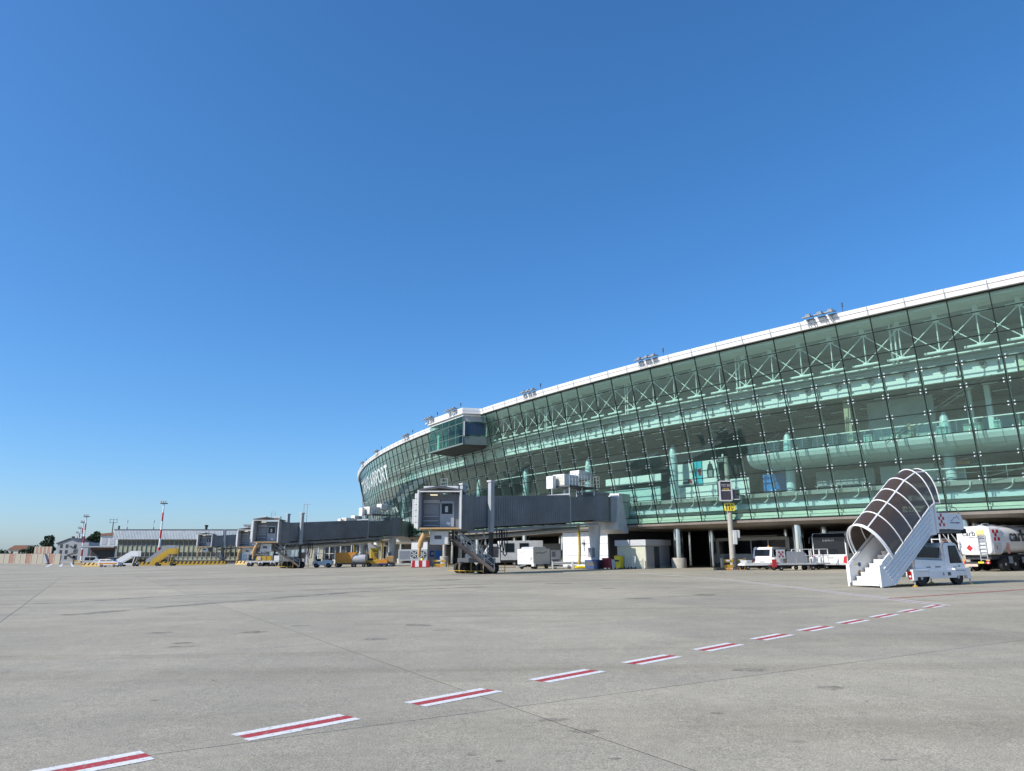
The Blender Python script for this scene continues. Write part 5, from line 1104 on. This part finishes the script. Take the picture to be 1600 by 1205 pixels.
def tractor(label, loc, rz, m, name='tow_tractor'):
    t = thing(name, label, 'tractor', loc, rz)
    MB().prism([(0, .4), (3.0, .4), (3.0, 1.0), (1.7, 1.15), (1.65, .95), (.2, .95), (0, .85)], -.75, .75).build('body', m, t, bevel=.05)
    MB().box(.5, 1.1, -.45, .45, .95, 1.3).build('seat', BLACK, t, bevel=.05); MB().box(.35, .5, -.45, .45, 1.2, 1.75).build('seat_back', BLACK, t, bevel=.04)
    mb = MB(); [mb.bar((x, y, .95), (x, y, 2.05), .06) for x in (.2, 1.7) for y in (-.65, .65)]; mb.build('roof_posts', DGREY, t); MB().box(.1, 1.8, -.72, .72, 2.05, 2.12).build('roof', m, t, bevel=.03)
    MB().tube((1.55, 0, 1.1), (1.3, 0, 1.5), .03, 6).build('steering_column', SOOT, t)
    for x in (.55, 2.4):
        for s in (-1, 1): wheel(t, x, s * .66, .34, .22, LGREY, n=16)
    return t
tractor('white open tow tractor left of the orange baggage cart', G(489, 887) , R(5), WHITE); tractor('white open tractor half behind the first tow tractor', G(507, 886), R(-12), WHITE2)
tractor('yellow tow tractor under the middle bridge rotunda', G(571, 885.8), R(4), YELL)
t = corner('fuel_cabinet', 'yellow upright cabinet behind the yellow tractor', 'cabinet', 578, 884.6, R(5)); MB().box(0, 1.3, 0, 1, .6, 2.9).build('housing', YELB, t, bevel=.04); MB().box(.1, 1.2, -.03, -.002, 1.0, 2.6).build('door', YELL, t); MB().box(-.1, 1.4, -.1, 1.1, 0, .6).build('base', DGREY, t)
cart('parts_trolley', 'orange and blue parts trolley beside the yellow tractor', 'trolley', G(590, 886), R(4), 1.5, 1.0, .5, NAVY, [('bin', (.1, 1.4, .1, .9, .52, 1.1), ORNG, .03)], wr=.15)
cart('hose_cart', 'tan hose cart below the middle bridge rotunda', 'cart', G(600, 885.3), R(6), 1.8, 1.1, .6, DGREY, [('reel_box', (.2, 1.5, .1, 1.0, .62, 1.6), TAN, .1)], wr=.2)
# loader left of the middle bridge
t = thing('baggage_loader', 'white and yellow baggage loader below the middle bridge cabin', 'loader', G(384, 885.4), R(3))
MB().box(0, 6.0, 0, 2, .7, 1.0).build('bed', LGREY, t, bevel=.03); MB().prism([(1.6, 1.0), (4.6, 1.0), (4.4, 1.9), (1.9, 1.9)], .1, 1.9).build('machine', YELL, t, bevel=.05); MB().box(2.0, 2.6, -.02, .1, 1.15, 1.75).build('hatch', BEIGE, t); MB().box(5.0, 6.0, .1, 1.9, 1.0, 1.9).build('motor', WHITE, t, bevel=.05)
for x in (.5, 2.6, 4.8): MB().box(x - .4, x + .4, -.05, .3, .3, .72).build('fender', WHITE, t, bevel=.04)
for x in (.5, 2.6, 4.8):
    for y in (.05, 1.95): wheel(t, x, y, .36, .26, DGREY, n=16)
mb = MB(); [mb.bar((x, 0, 1), (x, 0, 2.1), .05) for x in (.1, 1.2, 3.4, 4.7)]; mb.bar((.1, 0, 2.1), (4.7, 0, 2.1), .05); mb.build('rail', STEEL, t)
# ------------------------------------------------------------------ lamp poles behind
def lamp(label, px, ytop, Y, h0=0):
    b = AY(px, 870, Y); b.z = gz(b.x, b.y); H_ = AY(px, ytop, Y).z - b.z; t = thing('lamp_pole', label, 'lamp pole', b, 0, tilt=False)
    MB().tube((0, 0, 0), (0, 0, H_), .16, 10, .09).build('pole', STEEL, t, True); MB().box(-.25, .9, -.2, .2, H_, H_ + .15).build('lamp_head', LGREY, t, bevel=.03); MB().lathe([(.3, 0), (.28, .2)], n=12).build('base', CONC, t)
lamp('slim steel lamp pole left of a twin beside it, above the middle bridge', 470, 788, 210); lamp('slim steel lamp pole right of its twin, above the middle bridge', 475, 788.5, 205)
lamp('tall steel lamp pole in front of the far left end of the glass', 562, 766, 190); lamp('shorter steel lamp pole at the far left foot of the glass', 567, 786, 170)
# ------------------------------------------------------------------ old terminal and everything at the far left
a, b = AY(180, 880, 207), AY(372, 880, 207); a.z = b.z = 0; zb_ = -.75
ob = thing('old_terminal', 'old low terminal with ribbed metal roof band and two rows of dark windows', 'terminal', (a.x, a.y, zb_), math.atan2((b - a).y, (b - a).x), tilt=False)
Lo = (b - a).length; Ho = AY(180, 828.5, a.y).z - zb_; zf = AY(180, 843, a.y).z - zb_
MB().box(.0, Lo, .3, 22, 0, zf).build('wall', GREENY, ob)
MB().box(-.9, Lo + .4, -.8, 22.8, zf, Ho).build('roof_band', mat('ribbed_metal', (.60, .63, .64), .45, metal=.1, var=.12, scale=.4), ob)
mb = MB()
for k in range(int((Lo + 1.2) / .42)): mb.box(-.8 + k * .42, -.66 + k * .42, -.86, -.8, zf + .03, Ho - .25)
mb.build('roof_ribs', MATS['ribbed_metal'], ob, kind='stuff')
MB().box(-1.0, Lo + .5, -.92, 22.9, Ho, Ho + .22).build('roof_cap', DGREY, ob)
MB().box(-.96, -.91, -.8, 22.8, zf + .02, Ho - .02).build('end_band', WHITE, ob)
MB().box(-.06, -.002, .3, 22, zf * .45, zf).build('end_wall', WHITE2, ob)
for k in range(9): MB().box(-.1, -.07, 1 + k * 2.2, 2.6 + k * 2.2, zf - 1.6, zf - .5).build('end_window', MGREY, ob)
nw = 26; pw = Lo / nw
for k in range(nw):
    for z0, z1 in ((zf - 1.55, zf - .35), (zf - 4.7, zf - 3.5)):
        o = MB().box(k * pw + .18, (k + 1) * pw - .18, .2, .28, z0, z1).build('window', WING, ob); MB().box(k * pw + .14, (k + 1) * pw - .14, .17, .29, z0 - .08, z0 - .005).build('sill', LGREY, o)
for k in range(nw + 1): MB().box(k * pw - .06, k * pw + .06, .1, .3, zf - 6.2, zf).build('fin', mat('fin_grey', (.40, .40, .33), .7), ob)
MB().box(0, Lo, .0, .3, 0, 1.1).build('base_wall', DGREY, ob); MB().box(.5, Lo, -.3, .3, 1.15, 1.3).build('ledge', BEIGE, ob)
for k in range(20): MB().box(.6 + k * Lo / 20, .6 + (k + .8) * Lo / 20, .1, .25, 1.35, zf - 6.3).build('ground_window', WING, ob)
MB().box(-.5, 16, -3.5, 0, zf - 5.2, zf - 4.9).build('porch_roof', SOOT, ob)
for k in range(5): MB().tube((.2 + k * 3.8, -3.2, 0), (.2 + k * 3.8, -3.2, zf - 5.2), .1, 8).build('porch_post', DGREY, ob)
for x in (1.0, 8.5): mb = MB(); mb.tube((x, 2, Ho + .2), (x, 2, Ho + 3.2), .05, 6); mb.tube((x, 2, Ho + .3), (x, 2, Ho + .9), .25, 8); mb.tube((x, 2, Ho + 2.2), (x, 2, Ho + 2.8), .2, 8); mb.build('antenna', WHITE2, ob)
MB().lathe([(.35, Ho + .2), (.35, Ho + 1.0), (.5, Ho + 1.1), (.5, Ho + 1.5)], (Lo * .69, 2, 0), n=10).build('vent', SOOT, ob)
# low annexe to its left
P_ = AY(133, 880, 215); P_.z = zb_; t = thing('annexe', 'low flat roofed annexe with a wide dark porch left of the old terminal', 'annexe', P_, R(4), tilt=False)
MB().box(0, 8.2, 2, 12, 0, 4.6).build('wall', mat('dull_brick', (.22, .13, .11), .8, var=.2), t); MB().box(-.6, 8.6, -2.5, 12.5, 4.6, 5.1).build('roof', DGREY, t); MB().box(-.62, 8.62, -2.55, -2.5, 4.75, 5.0).build('roof_edge', LGREY, t); MB().box(.4, 7.8, 1.9, 1.98, .2, 4.0).build('shopfront', SOOT, t)
MB().box(2, 9.5, 3, 11, 5.1, 8.2).build('upper_wall', WHITE2, t)
for k in range(3): MB().box(2.5 + k * 2.3, 3.9 + k * 2.3, 2.94, 2.998, 5.6, 7.4).build('window', LGREY, t)
MB().prism([(1.6, 8.2), (10, 8.2), (9.5, 9.4), (3, 8.8)], 2.6, 11.4).build('upper_roof', ROOFT, t)
for x in (4.2, 6.0): MB().tube((x, 5, 8.8), (x, 5, 12.3 - (x - 4) * .6), .14 if x < 5 else .3, 8).build('flue', DGREY, t)
mb = MB(); mb.bar((3.1, 5, 12), (5.3, 5, 12), .1); [mb.bar((x, 5, 12), (x, 5, 13.2), .08) for x in (3.2, 4.2, 5.2)]; mb.bar((3.1, 5, 12.9), (5.3, 5, 12.9), .08); mb.build('aerial', DGREY, t)
MB().box(8.3, 11, -.8, 2.0, 0, 4.3).build('glass_porch', mat('pale_blue_glazing', (.42, .50, .58), .2, var=.15), t)
# white stair tower at the right end
P_ = AY(377, 880, 200); P_.z = -.6; t = thing('stair_tower', 'narrow white stair tower at the right end of the old terminal', 'tower', P_, R(4), tilt=False)
for k in range(3): MB().box(k * .62, k * .62 + .5, 0, 1.0, 0, 9.9).build('pier', WHITE, t)
MB().box(-.1, 6, 1.0, 5, 0, 10.0).build('wall', DGREY, t); MB().box(-.2, 6.1, -.15, 5.1, 10.0, 10.5).build('roof_edge', MGREY, t)
for z in (3, 6): MB().box(-.05, 6.05, -.1, 0, z, z + .25).build('floor_band', LGREY, t)
# low service building seen under the middle bridge
P_ = AY(474, 880, 205); P_.z = -.4; t = thing('service_building', 'long low grey service building seen under the middle bridge', 'building', P_, R(2), tilt=False)
MB().box(0, 26, 0, 10, 0, 5.6).build('wall', MGREY, t); MB().box(-.4, 26.4, -1.2, 10.4, 5.6, 6.3).build('roof', LGREY, t); MB().box(1.5, 5.2, -.12, -.002, 0, 5.2).build('cream_section', BEIGE, t)
for k in range(7): o = MB().box(5.8 + k * 2.9, 8.2 + k * 2.9, -.1, -.002, .1 + (k % 3) * .5, 4.4).build('bay_opening', INT_D if k % 2 else WING, t); MB().box(5.6 + k * 2.9, 8.4 + k * 2.9, -.2, -.003, 4.45, 4.75).build('bay_lintel', SOOT, o)
for k in range(9): MB().tube((1.2 + k * 3, -1, 0), (1.2 + k * 3, -1, 5.6), .2, 10).build('column', LGREY, t, True)
# striped masts
def mast(label, px, ybase, ytop, Y, seg, grp='red and white striped masts'):
    b_ = AY(px, ybase, Y); b_.z = gz(b_.x, b_.y); p2 = b_.copy(); H_ = AY(px, ytop, Y).z - b_.z
    t = thing('striped_mast', label, 'mast', b_, 0, grp, tilt=False)
    for k in range(seg): MB().tube((0, 0, H_ * k / seg), (0, 0, H_ * (k + 1) / seg), .30 - .14 * k / seg, 10, .30 - .14 * (k + 1) / seg).build('segment', (RED if k % 2 == 1 else WHITE), t, True)
    MB().box(-.8, .8, -.4, .4, H_, H_ + .22).build('platform', DGREY, t)
    for x in (-.7, -.15, .4): MB().box(x, x + .3, -.8, -.4, H_ + .3, H_ + .75).build('lamp_head', LGREY, t)
    MB().lathe([(.7, 0), (.6, .5)], n=12).build('base', CONC, t)
mast('tall striped mast standing alone before the old terminal roof', 246.5, 878, 787.5, 186, 7)
for (px, yt, Y), lab in zip(((126.5, 808, 230), (122.5, 817, 262), (119, 826, 300), (116, 833, 345)), ('nearest and tallest of the four striped masts in a row at the left', 'second of the four striped masts in a row at the left', 'third of the four striped masts in a row at the left', 'farthest and shortest of the four striped masts at the left')): mast(lab, px, 876, yt, Y, 7)
# concrete wall of panels at the far left
P_ = AY(-12, 880, 216); Q_ = AY(93, 879.5, 203)
P_.z, Q_.z = gz(P_.x, P_.y), gz(Q_.x, Q_.y)
fw = thing('panel_wall', 'long blast wall of alternating brick red and beige panels at the far left', 'wall', P_, math.atan2((Q_ - P_).y, (Q_ - P_).x), tilt=False); Lw = (Q_ - P_).length; n = 12
for k in range(n):
    o = MB().box(k * Lw / n + .05, (k + 1) * Lw / n - .05, 0, .25, -.6, 2.55).build('panel', (RUST if k in (0, 3, 6, 10) else mat('weathered_panel', (.34, .31, .25), .85, var=.15)), fw); MB().box(k * Lw / n - .12, k * Lw / n + .12, -.08, .33, -.6, 2.65).build('pilaster', CONC, fw)
for k in range(9): MB().box(Lw * .58 + k * .85, Lw * .58 + k * .85 + .8, .6, .85, -.6, 4.5).build('tall_panel', RUST if k % 2 else MATS['weathered_panel'], fw)
MB().prism([(Lw * .80, 0), (Lw * .86, 0), (Lw * .80, 2.6)], -.6, -.1).build('buttress', MGREY, fw)
# house with outside stairs, far cottage
P_ = AY(86, 880, 255); P_.z = -.4; t = thing('stair_house', 'grey house with outside zigzag stairs behind the striped masts', 'house', P_, R(-4), tilt=False)
MB().prism([(0, 0), (9, 0), (9, 6.2), (4.4, 7.6), (0, 6.0)], 0, 8).build('wall', MGREY, t); MB().box(9.02, 12.5, -2, 6, 0, 6.4).build('wing', MGREY, t)
MB().prism([(-.4, 5.95), (4.4, 7.7), (9.4, 6.2), (9.4, 6.45), (4.4, 8.0), (-.4, 6.25)], -.4, 8.4).build('roof', DGREY, t)
for k, (x0, z0, x1, z1) in enumerate(((8.8, 0, 4.8, 2.2), (4.8, 2.2, 8.8, 3.4), (8.8, 3.4, 5.2, 5.2))): MB().bar((x0, -1, z0), (x1, -1, z1), .9, .35).build('stair_flight', DGREY, t)
for x in (1.0, 3.0, 6.0):
    for z in (.8, 2.7, 4.6): MB().box(x, x + .9, -.06, -.002, z, z + 1.2).build('window', WING, t)
for x in (2.6, 6.4): MB().box(x, x + .7, 3, 3.7, 7.0, 8.6).build('chimney', SOOT, t)
P_ = AY(10, 880, 420); P_.z = -.3; t = thing('far_cottage', 'small cottage with a low tiled roof beyond the far left wall', 'house', P_, R(3), tilt=False)
MB().box(0, 13, 0, 8, 0, 5.4).build('wall', BEIGE, t); MB().prism([(-.6, 5.2), (13.6, 5.2), (9.5, 7.6), (3.5, 7.6)], -.6, 8.6).build('roof', ROOFT, t); [MB().box(x, x + 1.2, -.06, -.002, 2.6, 4.2).build('window', WING, t) for x in (1.5, 5.5, 9.5)]
# trees
LEAF = mat('foliage', (.055, .095, .035), .7, var=.45, scale=.8); LEAF2 = mat('foliage_dark', (.035, .06, .028), .7, var=.45, scale=.8); BARK = mat('bark', (.10, .08, .06), .9, var=.3)
def tree(label, px, Y, w, h, trunk, m=LEAF, seed=1, n=1500, leaf=.55, grp='trees beyond the wall'):
    rnd = random.Random(seed); b_ = AY(px, 878, Y); b_.z = -.4; t = thing('tree', label, 'tree', b_, 0, grp, tilt=False)
    mb = MB(); mb.tube((0, 0, 0), (0, 0, trunk + h * .3), w * .05, 8, w * .03)
    for k in range(6): a = k * 1.05; mb.tube((0, 0, trunk * .8 + k * h * .04), (math.cos(a) * w * .3, math.sin(a) * w * .3, trunk + h * (.35 + .06 * k)), w * .022, 6, w * .008)
    mb.build('trunk', BARK, t)
    mb = MB(); clumps = []
    for k in range(26):
        a = rnd.random() * 6.283; r = math.sqrt(rnd.random()) * w * .38; zz = rnd.random(); rr = r * math.sqrt(max(.1, 1 - (zz * 1.5 - .6) ** 2)); clumps.append((Vector((math.cos(a) * rr, math.sin(a) * rr, trunk + h * (.12 + .8 * zz))), w * rnd.uniform(.09, .18)))
    for k in range(n):
        c, r = rnd.choice(clumps); d = Vector((rnd.gauss(0, 1), rnd.gauss(0, 1), rnd.gauss(0, .8))).normalized() * r * rnd.uniform(.55, 1.1); p = c + d
        u = Vector((rnd.gauss(0, 1), rnd.gauss(0, 1), rnd.gauss(0, 1))).normalized() * leaf; v = u.cross(Vector((rnd.gauss(0, 1), rnd.gauss(0, 1), rnd.gauss(0, 1)))).normalized() * leaf * .6
        mb.add([p - u, p + v, p + u, p - v], [(0, 1, 2, 3)])
    mb.build('crown', m, t)
tree('large round dark tree above the tall wall panels', 70, 300, 7.5, 7.5, 2.2, LEAF2, 4, 2600, .45)
tree('round tree peeking out behind the annexe roof', 143, 262, 7.5, 7.5, 3.0, LEAF, 9, 1600, .45)
tree('low bushy tree right of the far cottage', 38, 380, 7, 4.0, 1.2, LEAF2, 5, 900, .6)
tree('low flat tree left of the large round tree', 52, 350, 9, 4.6, 1.2, LEAF2, 6, 1100, .6)
tree('low tree at the far left edge behind the wall', -4, 330, 9, 2.8, 1.0, LEAF, 8, 900, .6)
tree('low tree between the far cottage and the flat tree', 28, 450, 9, 3.6, 1.0, LEAF, 12, 900, .6)
# yellow and black barrier along the old terminal
P_, Q_ = G(209, 884.0), G(352, 882.3)
def chevron_barrier(label, P_, Q_):
    t = thing('chevron_barrier', label, 'barrier', P_, math.atan2((Q_ - P_).y, (Q_ - P_).x), 'yellow and black barriers'); L_ = (Q_ - P_).length
    MB().prism([(-.35, 0), (.35, 0), (.12, .85), (-.12, .85)], 0, L_, 'yz').build('block', YELL, t); n = int(L_ / .9)
    for k in range(n): x = k * L_ / n + .1; MB().add([(x, -.30, .3), (x + .34, -.30, .3), (x + .62, -.16, .84), (x + .28, -.16, .84)], [(0, 1, 2, 3)]).build('stripe', BLACK, t)
chevron_barrier('long yellow and black barrier in front of the old terminal', P_, Q_)
chevron_barrier('short yellow and black barrier below the farthest bridge wheels', G(369, 882.4), G(392, 882.2)); chevron_barrier('short yellow and black barrier left of the orange striped car', G(130, 885.4), G(157, 885.2))
def mobile_stairs(label, P_, rz, m, L_, h_, sc=1.0):
    t = thing('mobile_stairs', label, 'mobile stairs', P_, rz)
    for s in (-.75, .75):
        MB().prism([(0, .3), (.5, .3), (L_ * .72, h_ - .3), (L_, h_ - .3), (L_, h_ + .9), (L_ * .68, h_ + .9), (0, 1.3)], s - .04, s + .04).build('side_panel', m, t)
    mb = MB(); n = 14; [mb.box(.3 + k * (L_ * .66) / n, .3 + (k + 1) * (L_ * .66) / n, -.7, .7, .3 + k * (h_ - .6) / n, .36 + k * (h_ - .6) / n) for k in range(n)]; mb.build('treads', LGREY, t)
    MB().box(L_ * .7, L_, -.8, .8, h_ - .4, h_ - .3).build('platform', DGREY, t); mb = MB(); [mb.bar((L_ * .78, s, .5), (L_ * .86, s, h_ - .4), .14) for s in (-.7, .7)]; mb.build('support', m, t)
    MB().box(.6, L_ * 1.0, -.8, .8, .4, .65).build('chassis', m, t)
    for x in (1.4, L_ * .88):
        for s in (-.8, .8): wheel(t, x, s, .4, .25, DGREY, n=14)
    return t
mobile_stairs('yellow mobile stairs rising right in front of the old terminal', G(237, 884.6), R(4), YELL, 5.2, 2.9); mobile_stairs('white mobile stairs beside the old terminal porch', G(181, 885.2), R(4), WHITE, 4.8, 2.4)
t = mobile_stairs('grey covered stair gangway rising behind the yellow mobile stairs', G(229, 883.4), R(4), MGREY, 6.6, 3.8)
van('white car with an orange side stripe before the old terminal porch', G(155, 886), R(3), 4.3, 1.8, 1.6, WHITE, 'striped_car', 'car', ORNG)
van('dark parked van under the annexe porch', G(141, 883.8) + Vector((0, 14, 0)), R(170), 4.8, 1.9, 1.9, SOOT); van('white car behind the short yellow barrier at the left', G(146, 884.6), R(8), 4.2, 1.8, 1.5, WHITE2, 'parked_car', 'car'); van('silver van behind the white car, left of the annexe', G(130, 883.0), R(12), 5, 1.9, 2.2, LGREY)
guard('faded barrier frame at the foot of the four striped masts', G(114, 882.5), R(3), 3.5, 1.2)
